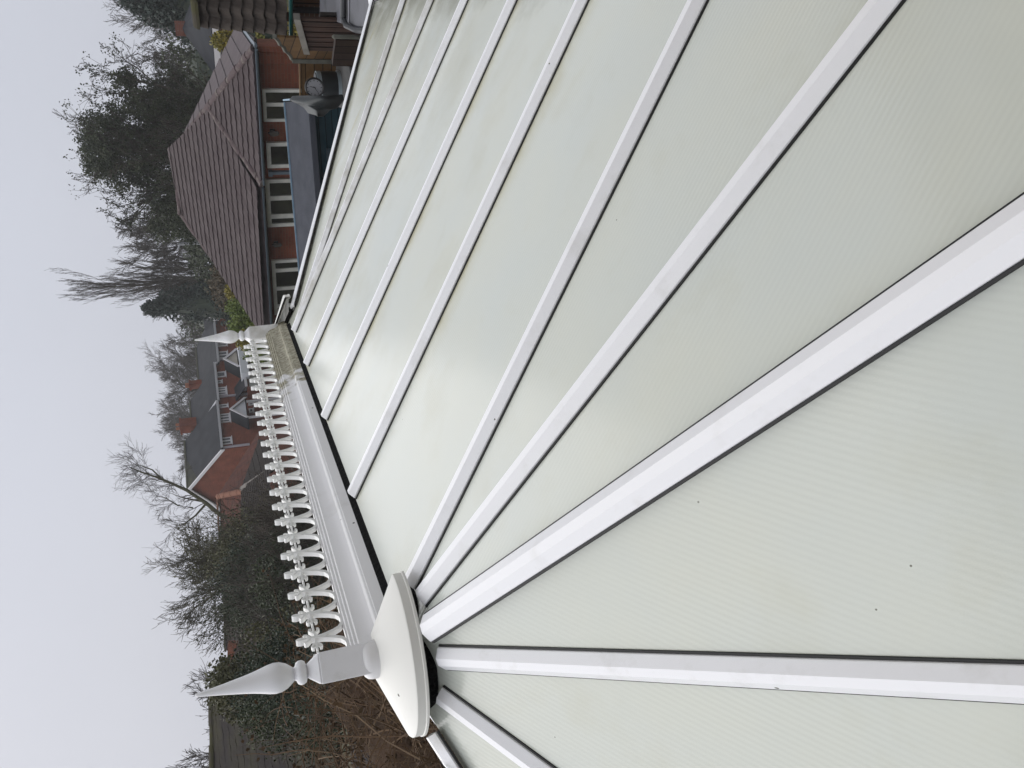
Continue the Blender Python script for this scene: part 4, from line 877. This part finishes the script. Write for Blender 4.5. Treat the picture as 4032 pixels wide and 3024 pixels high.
# far house on the right
fA, fB_, fC_, fD_ = at(712, 112, 42), at(770, -40, 42), at(824, -40, 36), at(850, 300, 39); 
fh = thing('house', (fA.x, fA.y, 0), 'distant house with dark steep roof and white fascia beyond the pantiled outbuilding', 'house')
fe = at(829, 96, 37.0)
quadroof('roof', SLATE, fh, [[fA, fD_, fe], [fA, fe, fC_, fB_]])
fm = MB(); a_, b__ = at(833, 60, 36.6), at(853, 305, 38.9); fm.sweep([(0, -.22), (.06, -.22), (.06, .02), (0, .02)], a_, b__, -(e_), V((0, 0, 1))); fm.build('fascia', WT, fh)
FF = Fr(at(840, 50, 37.2), at(860, 310, 39.4)); FF = FF if (CAM-FF.o).dot(FF.w) > 0 else Fr(at(840, 50, 37.2), at(860, 310, 39.4), flip=True)
wm = MB(); FF.box(wm, 0, FF.len, 0, 2.55, -.3, 0); wm.build('wall', REDB, fh)
window(FF, (859, 196), (900, 233), (1, 1), fh, .12, m=WT); window(FF, (862, 240), (905, 262), (1,), fh, .1, m=WT)
fm = MB(); c_ = at(690, 112, 42); fm.box(c_.x-.3, c_.x+.3, c_.y-.3, c_.y+.3, fA.z-.6, c_.z); fm.build('chimney', REDB, fh)
# pale pole
pp = at(785, 957, 44); tp = at(703, 954, 44); m = MB(); m.tube([(pp.x, pp.y, 0), (pp.x, pp.y, tp.z)], [.10, .075], 8); m.tube([(pp.x, pp.y, tp.z-.05), (pp.x-.3, pp.y+.05, tp.z+.08)], [.05, .05], 6)
tag(m.build('lamp_post', mat('pale_pole', (.30, .31, .33), .5), org=(pp.x, pp.y, 0)), 'pale lamp post rising behind the mauve bungalow roof, beside the ivy tree', 'lamp post')

# ================================================================== GROUND
g = MB(); n = 40
for i in range(n):
    for j in range(n):
        pass
g.face([(-260, -60, 0), (160, -60, 0), (160, 320, 0), (-260, 320, 0)])
GR = mat('garden_ground', (.045, .055, .022), .95, (.07, .06, .035), .6, bump=.6, bscale=20)
tag(g.build('ground', GR), kind='structure')
pv = MB(); pv.face([(-3.2, -2.6, .004), (7, -2.6, .004), (7, 15.5, .004), (-3.2, 15.5, .004)])
tag(pv.build('patio', mat('grey_paving', (.11, .105, .10), .85, (.15, .14, .13), 1.5, bump=.3, bscale=15)), kind='structure')
# ================================================================== TREES
def perp(d):
    a = d.cross(V((0, 0, 1)));
    if a.length < 1e-3: a = d.cross(V((1, 0, 0)))
    return a.normalized()
def grow(rng, base, d0, L0, r0, levels, kids, spread, up, wob=.12, shrink=.62, segn=4, tips=None, minr=.004, segs=None, lv=0, rk=.62):
    """recursive limbs; appends (points, radii, level) to segs"""
    d = d0.normalized(); p = V(base); pts = [p.copy()]; rs = [r0]
    for i in range(segn):
        d = (d + V((rng.gauss(0, wob), rng.gauss(0, wob), rng.gauss(0, wob)+up*.12))).normalized()
        p = p+d*(L0/segn); pts.append(p.copy()); rs.append(max(minr, r0*(1-.75*(i+1)/segn)))
    segs.append((pts, rs, lv))
    if lv >= levels:
        if tips is not None: tips.append(p.copy())
        return
    nk = kids[lv]
    for k in range(nk):
        t = .25+.75*(k+rng.random()*.8)/nk if lv > 0 else .3+.7*(k+rng.random()*.6)/nk
        t = min(t, .99); i = min(segn-1, int(t*segn)); q = pts[i].lerp(pts[i+1], t*segn-i)
        dd = (pts[i+1]-pts[i]).normalized(); a = perp(dd); a.rotate(Matrix.Rotation(rng.random()*6.283, 3, dd))
        ang = spread[lv]*rng.uniform(.65, 1.25)
        nd = dd*math.cos(ang)+a*math.sin(ang)
        grow(rng, q, nd, L0*shrink*rng.uniform(.7, 1.2)*(1-.35*t if lv == 0 else 1), max(minr, rs[i]*rk), levels, kids, spread, up, wob, shrink, max(2, segn-1), tips, minr, segs, lv+1, rk)
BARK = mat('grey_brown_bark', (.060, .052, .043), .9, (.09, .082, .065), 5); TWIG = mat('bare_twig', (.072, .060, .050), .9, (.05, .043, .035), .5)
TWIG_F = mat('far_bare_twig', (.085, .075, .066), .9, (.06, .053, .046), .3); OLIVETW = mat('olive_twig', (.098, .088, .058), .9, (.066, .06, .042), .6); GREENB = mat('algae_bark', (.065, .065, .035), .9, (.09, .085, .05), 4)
def leafmat(name, a, b, sc_=1.5): return mat(name, a, .55, b, sc_, spec=.35)
IVY = leafmat('ivy_leaves', (.022, .034, .014), (.048, .058, .022)); IVYL = leafmat('olive_ivy', (.056, .058, .020), (.088, .082, .034)); CON = leafmat('blue_green_needles', (.016, .030, .024), (.032, .048, .038), .8)
GOLDC = leafmat('golden_conifer', (.15, .15, .025), (.30, .23, .035), .9); GREENC = leafmat('bright_conifer', (.09, .14, .025), (.17, .21, .04), .9)
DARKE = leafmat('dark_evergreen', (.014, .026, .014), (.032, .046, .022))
def quads(mb, rng, c, n, rad_, size, flat=1.0):
    for _ in range(n):
        o = V((rng.gauss(0, 1), rng.gauss(0, 1), rng.gauss(0, 1)*flat)).normalized()*(rad_*1.05*rng.random()**.45)
        p = V(c)+o; a = V((rng.gauss(0, 1), rng.gauss(0, 1), rng.gauss(0, .6))).normalized(); b = perp(a); s = size*rng.uniform(.5, 1.3)
        b.rotate(Matrix.Rotation(rng.random()*3.1, 3, a)); c2 = a.cross(b)
        k = len(mb.v); mb.v += [tuple(p-b*s), tuple(p+c2*s*.7), tuple(p+b*s), tuple(p-c2*s*.7)]; mb.f.append((k, k+1, k+2, k+3))
def tree_thing(name, base, label, cat='tree', group=None): return thing(name, tuple(base), label, cat, group)
def tubes(segs, lv0, lv1, sides):
    mb = MB()
    for pts, rs, lv in segs:
        if lv0 <= lv <= lv1: mb.tube(pts, rs, sides if lv < 2 else 3, cap=False)
    return mb
def bare(name, base, H, label, seed, r=None, levels=4, kids=(7, 5, 4, 3), spread=(.55, .6, .6, .6), up=.5, wob=.1, lean=(0, 0), shrink=.55, trunk_m=None, twig_m=None, minr=.008, group=None, trunk_frac=.62, ivy=None, cat='tree', stems=1):
    rng = random.Random(seed); root = tree_thing(name, base, label, cat, group); segs = []; tips = []
    for s in range(stems):
        b0 = V(base)+(V((rng.uniform(-.5, .5), rng.uniform(-.5, .5), 0)) if stems > 1 else V((0, 0, 0)))
        grow(rng, b0, V((lean[0]+rng.uniform(-.2, .2)*(stems > 1), lean[1]+rng.uniform(-.2, .2)*(stems > 1), 1)), H*trunk_frac, r or H*.018, levels, kids, spread, up, wob, shrink, 6, tips, minr, segs)
    tubes(segs, 0, 1, 6).build('trunk', trunk_m or BARK, root, fix=False)
    tubes(segs, 2, 9, 3).build('crown', twig_m or TWIG, root, fix=False)
    if ivy:
        mb = MB(); m_, dens, size, zmax, lvm = ivy
        for pts, rs, lv in segs:
            if lv <= lvm:
                for p in pts:
                    if p.z < zmax*rng.uniform(.8, 1.1): quads(mb, rng, p, int(dens*(1 if lv else 2)), .5+.35*(lv < 2), size)
        if mb.v: mb.build('ivy', m_, root, fix=False)
    return root, segs, tips
def gz(x, y, D): p = at(x, y, D); return V((p.x, p.y, 0)), p.z
def bush(name, base, H, rx, label, seed, m, n=70, leaves=60, size=.09, conical=0, cat='shrub', group=None, core=True, twigs=0):
    rng = random.Random(seed); root = tree_thing(name, base, label, cat, group); mb = MB(); st = MB()
    for i in range(n):
        t = rng.random()**.8; z = H*(.05+.93*t)
        prof = (1-t)**(.8) if conical else math.sqrt(max(0, 1-(max(0, t-.35)/.65)**2.2))
        rr = rx*prof*(1 if rng.random() < .7 else rng.random())*rng.uniform(.75, 1.1); a = rng.random()*6.283
        c = V(base)+V((math.cos(a)*rr, math.sin(a)*rr, z)); quads(mb, rng, c, leaves, rx*.30*(1-.5*t*conical), size)
        if i % 5 == 0: st.tube([V(base)+V((rng.uniform(-.1, .1), rng.uniform(-.1, .1), 0)), V(base).lerp(c, .5)+V((0, 0, z*.15)), c], [.03, .02, .006], 4, cap=False)
    st.build('stem', BARK, root, fix=False); mb.build('foliage', m, root, fix=False)
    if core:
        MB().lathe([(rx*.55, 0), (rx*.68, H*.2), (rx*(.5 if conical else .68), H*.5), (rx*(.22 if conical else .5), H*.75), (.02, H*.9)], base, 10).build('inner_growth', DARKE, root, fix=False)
    return root

# --- big ivy-clad tree behind the bungalow
b0, zt = gz(300, 520, 42)
rng = random.Random(21)
root = tree_thing('ivy_tree', b0, 'large dark ivy-clad tree with bare branch ends, right behind the mauve roofed bungalow', 'tree')
segs, tips = [], []
for (py, px, lean) in ((560, 300, (.02, 0)), (480, 330, (.12, .03)), (660, 330, (-.14, .02)), (760, 380, (-.32, .03)), (330, 420, (.30, 0)), (240, 380, (.42, .04)), (830, 440, (-.45, 0)), (420, 310, (.2, 0))):
    tgt = at(px+60, py, 42+rng.uniform(-1.5, 1.5)); s0 = b0+V((rng.uniform(-.6, .6), rng.uniform(-.6, .6), 0)); L = (tgt-s0).length
    mid = s0.lerp(tgt, .45)+V((0, 0, .8)); 
    d = (tgt-s0).normalized(); d = V((d.x*.9, d.y*.9, d.z))
    grow(rng, s0, d, L*.92, .17, 4, (10, 6, 6, 5), (.65, .6, .6, .65), .25, .09, .38, 7, tips, .007, segs, 0, .5)
tubes(segs, 0, 1, 6).build('trunk', BARK, root, fix=False); tubes(segs, 2, 9, 3).build('crown', TWIG, root, fix=False)
mb = MB()
cen = []                                   # ivy masses: photo centre, radius in metres
for x, y, r in ((420, 560, 1.0), (430, 640, .9), (470, 480, 1.0), (520, 600, 1.3), (560, 500, 1.2), (600, 620, 1.4), (640, 530, 1.4), (700, 640, 1.4), (700, 450, 1.1), (740, 560, 1.5), (800, 480, 1.2), (560, 400, .9), (620, 420, 1.0), (480, 350, .55), (500, 310, .45),
        (640, 760, 1.1), (720, 740, 1.3), (700, 850, .9), (740, 900, .9), (620, 880, .35), (640, 920, .35), (380, 600, .7), (400, 500, .7), (370, 670, .5), (450, 690, .7), (540, 690, .9), (660, 360, .7), (690, 300, .5), (770, 700, 1.3), (800, 820, 1.0), (760, 400, .9), (350, 560, .5), (345, 480, .4)):
    cen.append((at(x, y, 42+rng.uniform(-.8, .8)), r))
sparse = []                                # thin leafy sprays on the outer twigs
for x, y in ((330, 620), (310, 540), (330, 460), (350, 400), (370, 330), (340, 700), (400, 260), (360, 740), (440, 220), (480, 180), (520, 230), (430, 320), (390, 420), (420, 790), (480, 830), (540, 860), (600, 820), (560, 780), (660, 800), (470, 740), (620, 300), (560, 300), (640, 240), (590, 210), (700, 250), (330, 580), (310, 500), (410, 740)):
    sparse.append(at(x+rng.uniform(-12, 12), y+rng.uniform(-12, 12), 42+rng.uniform(-1, 1)))
for c in sparse:
    sg = []
    for k in range(5):
        d = V((rng.gauss(0, 1), rng.gauss(0, .7), rng.gauss(.5, .7))).normalized(); grow(rng, c-d*.3, d, rng.uniform(.6, 1.1), .014, 2, (5, 4), (.6, .6), .3, .12, .5, 4, None, .006, sg, 2)
    segs += sg
    for pts, rs, lv in sg:
        if rng.random() < .35: quads(mb, rng, pts[-1], 5, .14, .045)
tubes([q for q in segs if q[2] >= 2][-len(sparse)*130:], 2, 9, 3).build('spray_twigs', TWIG, root, fix=False)
for c, r in cen:
    for _ in range(int(40*r*r)+6):
        o = V((rng.gauss(0, 1), rng.gauss(0, .8), rng.gauss(0, 1))).normalized()*(r*.95*rng.random()**.5); quads(mb, rng, c+o, 60, .30, .05)
for pts, rs, lv in segs:
    if lv <= 1:
        for p in pts:
            if rng.random() < .4: quads(mb, rng, p, 22, .26, .055)
    elif lv == 2 and rng.random() < .35:
        quads(mb, rng, pts[-1], 8, .25, .05)
mb.build('ivy', IVY, root, fix=False)
# --- fastigiate poplar
b0, zt = gz(175, 1113, 62)
rng = random.Random(5); root = tree_thing('poplar', b0, 'tall bare poplar with upswept branches, tallest tree in the view', 'tree'); segs = []
grow(rng, b0, V((0.0, 0, 1)), zt*.77, .19, 4, (56, 9, 6, 4), (.58, .34, .36, .4), 1.15, .03, .34, 12, None, .0045, segs, 0, .38)
for lx, hh in ((.14, .74), (-.12, .77), (.36, .66), (-.30, .58), (.52, .60), (.24, .72)):
    grow(rng, b0+V((0, 0, zt*.2)), V((lx, rng.uniform(-.1, .1), 1)), zt*(hh-.2)*.8, .10, 3, (12, 7, 6), (.5, .42, .42), .8, .03, .34, 9, None, .0055, segs)
tubes(segs, 0, 0, 6).build('trunk', BARK, root, fix=False); tubes(segs, 1, 9, 3).build('crown', TWIG, root, fix=False)
# --- dark conifer beside it
b0, zt = gz(572, 1215, 56); bush('conifer', b0, zt, 2.0, 'dark blue-green conifer with rounded top beside the bare poplar', 31, CON, n=150, leaves=70, size=.10, conical=.5, cat='tree')
b0, zt = gz(640, 1165, 60); bush('conifer', b0, zt, 1.9, 'second dark conifer, lower and touching the poplar foot', 32, CON, n=110, leaves=60, size=.10, conical=.5, cat='tree')
b0, zt = gz(490, -10, 50); bush('conifer', b0, zt, 3.0, 'tall dark conifer cut off by the right edge of the view', 33, CON, n=200, leaves=70, size=.11, conical=.6, cat='tree')
# --- bare trees far off
far = [(455, 60, 78, 'faint bare tree rising next to the right-hand conifer'), (540, 130, 72, 'thin bare tree directly above the distant chimney'), (560, 240, 66, 'bare tree with straight stems between the distant house and the ivy tree'),
       (640, 340, 60, 'short bare tree low behind the right side of the ivy tree'), (450, 830, 62, 'bare tree fanning out left of the ivy crown'), (490, 950, 66, 'slender bare tree between the ivy tree and the poplar'), (560, 1010, 58, 'low bare tree beneath the poplar on the lamp post side')]
for i, (x, y, D, lab) in enumerate(far):
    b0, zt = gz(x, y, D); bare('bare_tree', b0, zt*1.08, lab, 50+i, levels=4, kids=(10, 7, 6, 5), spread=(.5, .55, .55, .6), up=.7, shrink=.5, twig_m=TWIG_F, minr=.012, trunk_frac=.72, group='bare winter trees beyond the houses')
row = [(660, 1330, 95, 'first'), (640, 1405, 100, ''), (600, 1475, 104, ''), (590, 1560, 100, ''), (620, 1640, 102, ''), (610, 1720, 98, ''), (650, 1790, 92, ''), (700, 1380, 88, ''), (690, 1290, 84, '')]
rl = ['rounded bare tree above the roof of the middle terraced house', 'dense bare tree directly behind the smaller chimney', 'broad bare tree between the two terrace chimneys', 'tall broad bare tree just right of the big chimney', 'bare tree right behind the big terrace chimney', 'pale bare tree over the ridge of the end gable house', 'small faint bare tree above the end gable apex', 'low bare tree behind the far terraced roof', 'low bare tree beside the dark conifer and the far gable']
for i, (x, y, D, _) in enumerate(row):
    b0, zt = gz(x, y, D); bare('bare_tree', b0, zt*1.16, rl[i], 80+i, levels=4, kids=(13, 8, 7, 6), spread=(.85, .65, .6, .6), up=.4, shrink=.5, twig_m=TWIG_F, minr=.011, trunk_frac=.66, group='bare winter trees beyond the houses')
# --- gaunt pruned tree by the terrace gable
b0, _ = gz(870, 2030, 44); rng = random.Random(61); root = tree_thing('pruned_tree', b0, 'gaunt pruned tree with long mossy limbs crossing in front of the terrace gable', 'tree'); segs = []
def limb(pxs, D, r):
    pts = [at(x, y, D) for x, y in pxs]; n = len(pts); rs = [r*(1-.8*i/(n-1)) for i in range(n)]; segs.append((pts, rs, 0))
    for i in range(1, n-1):
        for k in range(5):
            t = rng.random(); q = pts[i].lerp(pts[i+1], t); d = (pts[i+1]-pts[i]).normalized(); a = perp(d); a.rotate(Matrix.Rotation(rng.random()*6.28, 3, d))
            grow(rng, q, d*.55+a+V((0, 0, .35)), rng.uniform(.4, 1.3), rs[i]*.3, 3, (5, 5, 4), (.6, .6, .6), .4, .14, .55, 4, None, .006, segs, 1)
segs.append(([b0, at(960, 2060, 44), at(870, 2030, 44)], [.2, .17, .14], 0))
limb([(870, 2030), (810, 1980), (735, 1930), (680, 1905), (620, 1880), (560, 1860), (510, 1840)], 44, .12)
limb([(810, 1985), (770, 2030), (730, 2060), (690, 2075)], 44, .07); limb([(640, 1890), (600, 1850), (560, 1835), (535, 1825)], 44, .05); limb([(760, 2000), (700, 1990), (650, 1960), (600, 1950)], 44.5, .05); limb([(800, 1975), (720, 1960), (640, 1930)], 44.8, .05)
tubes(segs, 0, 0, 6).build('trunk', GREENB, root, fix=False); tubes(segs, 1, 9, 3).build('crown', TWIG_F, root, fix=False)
# --- big bushy trees behind the cresting
for i, (x, y, D, hh, lab, kids, ivyz) in enumerate([(520, 2240, 33, 0, 'twiggy bare tree with olive ivy round its limbs, behind the near half of the cresting', (9, 6, 5, 4), .74), (510, 2370, 31, 0, 'spreading bare tree with dark ivy core, tallest behind the near finial side of the cresting', (10, 6, 5, 4), .66), (580, 2160, 36, 0, 'smaller bare tree on the terrace side of the olive ivy tree', (8, 6, 5, 4), .6)]):
    b0, zt = gz(x, y, D); bare('ivy_tree', b0, zt, lab, 70+i, levels=4, kids=(kids[0]+2, kids[1]+2, 6, 5), spread=(.85, .65, .6, .6), up=.35, shrink=.52, wob=.12, twig_m=OLIVETW, trunk_m=GREENB, minr=.0065, trunk_frac=.66, ivy=((IVYL, IVY, IVYL)[i], 22, .042, zt*ivyz, 2))
b0, zt = gz(560, 2450, 30); bare('bare_tree', b0, zt, 'low arching bare tree beside the tip of the near finial', 77, levels=4, kids=(9, 6, 5, 3), spread=(.95, .7, .6, .6), up=.2, shrink=.55, minr=.009, trunk_frac=.6)
for i, (x, y, D, rx, m, lab) in enumerate([(930, 2170, 27, 1.3, DARKE, 'dark evergreen shrub under the pruned tree'), (850, 2200, 27, 1.7, IVYL, 'olive evergreen shrub filling behind the middle of the cresting'), (870, 2300, 26, 1.5, DARKE, 'dark evergreen shrub below the tallest ivy tree'), (900, 2400, 26, 1.3, IVY, 'low ivy covered shrub next to the purplish brown roof'), (1030, 2190, 22, 1.1, DARKE, 'low dark shrub close behind the cresting, nearest the garage'), (1010, 2290, 21, 1.3, IVY, 'low dark ivy shrub close behind the cresting, nearest the brown bungalow')]):
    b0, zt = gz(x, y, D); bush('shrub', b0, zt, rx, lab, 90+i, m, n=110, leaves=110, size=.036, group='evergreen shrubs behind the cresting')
for i, (x, y, D) in enumerate([(900, 2200, 25), (840, 2280, 24), (880, 2370, 24), (960, 2240, 21), (960, 2330, 20.5)]):
    b0, zt = gz(x, y, D); bare('thicket', b0, zt, ['tangled bare thicket under the pruned tree limbs', 'tangled bare thicket before the olive ivy tree', 'tangled bare thicket before the brown roof', 'lower bare thicket behind the cresting, terrace side', 'lower bare thicket behind the cresting, finial side'][i], 100+i, r=.05, levels=3, kids=(9, 6, 4), spread=(.6, .7, .7), up=.2, wob=.22, shrink=.6, minr=.006, trunk_frac=.7, stems=7, group='tangled bare thickets', cat='shrub')
# --- lower left: dark tree, ivy and the brown tangle
b0, zt = gz(640, 3000, 36); bare('bare_tree', b0, zt, 'dense bare tree rising over the dark mossy roof at the lower left edge', 110, levels=4, kids=(12, 8, 7, 5), spread=(.8, .65, .6, .6), up=.4, shrink=.52, minr=.008, trunk_frac=.66)
b0, zt = gz(690, 2880, 38); bare('bare_tree', b0, zt, 'smaller bare tree over the dark mossy roof, nearer the finial', 111, levels=4, kids=(10, 7, 7, 5), spread=(.85, .65, .6, .6), up=.35, shrink=.52, minr=.008, trunk_frac=.64)
b0, zt = gz(775, 2720, 34); bare('bare_tree', b0, zt, 'little bare tree peeping past the tip of the near finial', 112, levels=4, kids=(7, 5, 4, 3), spread=(.8, .65, .6, .6), up=.35, shrink=.52, minr=.009, trunk_frac=.64)
for i, (x, y, D, rx, m, lab) in enumerate([(838, 2720, 17.5, 1.1, IVYL, 'olive ivy mound climbing the right end of the mossy roof'), (930, 2720, 13.5, 1.0, DARKE, 'dark evergreen shrub right behind the near finial bulb'), (960, 2800, 13, .9, IVY, 'ivy shrub with yellowing leaves below the mossy roof'), (1010, 2690, 11.5, .8, DARKE, 'low dark shrub beside the near finial post')]):
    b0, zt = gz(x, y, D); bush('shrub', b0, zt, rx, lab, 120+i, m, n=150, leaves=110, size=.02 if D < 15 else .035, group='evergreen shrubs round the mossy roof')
CANE = mat('brown_cane', (.125, .078, .045), .85, (.075, .050, .033), .9); CANEP = mat('pale_cane', (.20, .14, .085), .85, (.13, .09, .06), 1.2); LITTER = mat('brown_undergrowth', (.045, .030, .020), .95, (.075, .045, .028), 2.5, bump=.8, bscale=20)
def tangle(name, base, H, R, label, seed, n, m):
    rng = random.Random(seed); root = tree_thing(name, base, label, 'shrub', 'brown rambling shrubs'); mb = MB(); pm = MB(); lf = MB()
    for i in range(n):
        a = rng.random()*6.283; rr = R*math.sqrt(rng.random()); p = V(base)+V((math.cos(a)*rr, math.sin(a)*rr, H*rng.random()**.7*(1-.45*(rr/R)**2)))
        d = V((rng.gauss(0, 1), rng.gauss(0, 1), rng.gauss(.15, .55))).normalized(); L = rng.uniform(.25, 1.1); pts = [p.copy()]; curl = V((rng.gauss(0, .25), rng.gauss(0, .25), -.12))
        for k in range(4): d = (d+curl*.5+V((rng.gauss(0, .12), rng.gauss(0, .12), rng.gauss(0, .12)))).normalized(); p = p+d*L/4; pts.append(p.copy())
        r = rng.choice((.0035, .005, .007)); (pm if rng.random() < .22 else mb).tube(pts, [r, r, r*.9, r*.7, r*.4], 3, cap=False)
        if rng.random() < .7: quads(lf, rng, p, 5, .10, .022)
    mb.build('canes', m, root, fix=False); pm.build('pale_canes', CANEP, root, fix=False); lf.build('dead_leaves', mat('dead_leaf', (.10, .06, .032), .8, (.05, .036, .022), 3), root, fix=False)
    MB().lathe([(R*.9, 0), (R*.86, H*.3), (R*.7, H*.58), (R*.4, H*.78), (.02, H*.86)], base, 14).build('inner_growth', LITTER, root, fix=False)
for i, (x, y, D, R, n, lab) in enumerate([(1090, 2790, 9.5, 1.5, 1500, 'brown rambling shrub with bare canes, highest, by the near finial post'), (1200, 2950, 8.5, 1.4, 1500, 'brown rambling shrub at the lower left corner of the view'), (1310, 2720, 7.2, 1.2, 1500, 'brown rambling shrub tucked beside the near hub cone'), (1470, 2880, 6.0, 1.1, 1600, 'lowest brown rambling shrub, nearest the edge glazing bar'), (1150, 2620, 10.5, 1.3, 1000, 'brown rambling shrub partly behind the near finial')]):
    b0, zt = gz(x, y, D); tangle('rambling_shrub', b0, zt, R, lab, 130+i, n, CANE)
tw = MB(); rng = random.Random(8)
# --- golden conifers between bungalow and terrace, and by the outbuilding
for i, (x, y, D, rx, m, lab) in enumerate([(905, 1150, 34, 1.2, GOLDC, 'golden conifer at the ridge end of the mauve roof'), (912, 1215, 33, 1.3, GREENC, 'bright green conifer next to the golden one behind the mauve roof'), (925, 1285, 32, 1.3, GREENC, 'bright green conifer directly behind the far finial bulb'), (945, 1345, 31, 1.1, GOLDC, 'yellow-green conifer left of the far finial'), (970, 1400, 30, .9, GREENC, 'lowest green conifer, next to the white canopy')]):
    b0, zt = gz(x, y, D); bush('garden_conifer', b0, zt, rx, lab, 140+i, m, n=120, leaves=80, size=.05, conical=.15, core=False, group='garden conifers behind the bungalow')
b0, zt = gz(838, 160, 30); bush('garden_conifer', b0, zt, .95, 'golden green conical conifer between the pantiled outbuilding and the bungalow', 150, GOLDC, n=90, leaves=70, size=.055, conical=.6)
b0, zt = gz(840, 1120, 52); bush('shrub', b0, zt, 2.2, 'brown-green shrub between the poplar foot and the far gable', 151, leafmat('russet_leaves', (.06, .045, .022), (.09, .06, .025)), n=80, leaves=50, size=.09)
for i, (x, y, D, rx) in enumerate([(700, 330, 55, 4.0), (760, 980, 55, 3.0), (720, 1240, 75, 4.0)]):
    b0, zt = gz(x, y, D); bush('shrub', b0, zt, rx, ['dark undergrowth shrub below the right side of the ivy tree', 'dark undergrowth shrub round the lamp post', 'dark undergrowth shrub behind the far gable'][i], 160+i, IVY, n=120, leaves=50, size=.11, group='undergrowth beyond the bungalow')
# ================================================================== HOUSE BESIDE THE CONSERVATORY (out of view; inferred, added to darken the near roof sheets)
hh = thing('house', (5.2, -2.5, 0), 'tall buff brick house beside the conservatory, out of view, added to shade its near roof sheets', 'house')
hm_ = MB(); hm_.box(2.35, 9.5, -8, .45, 0, 6.2); hm_.build('wall', brick_mat('buff_brick', 0, (.30, .26, .20), (.26, .22, .17), (.32, .30, .27)), hh)
hm_ = MB(); hm_.prism([(2.15, -8.2, 6.1), (6.0, -8.2, 8.2), (9.9, -8.2, 6.1)], V((0, 8.8, 0))); hm_.build('roof', SLATE, hh)
for yy in (-5.5, -2.8, -.6):
    f_ = MB(); f_.box(2.29, 2.35-.002, yy-.7, yy+.7, 3.0, 4.4); wo_ = f_.build('window', WT, hh); f_ = MB(); f_.box(2.27, 2.288, yy-.62, yy+.62, 3.08, 4.32); f_.build('pane', PANE, wo_)
# ================================================================== HAZE
hz = MB(); hz.box(-95, 30, -3.2, 135, -1, 26)
HM = bpy.data.materials.new('mist'); HM.use_nodes = True; t = HM.node_tree; t.nodes.clear()
o_ = N(t, 'ShaderNodeOutputMaterial'); pv_ = N(t, 'ShaderNodeVolumePrincipled'); pv_.inputs['Color'].default_value = (.96, .96, .97, 1); pv_.inputs['Density'].default_value = .0010; pv_.inputs['Anisotropy'].default_value = .2
t.links.new(pv_.outputs[0], o_.inputs['Volume'])
HAZE = True
if HAZE: tag(hz.build('haze', HM), kind='stuff')
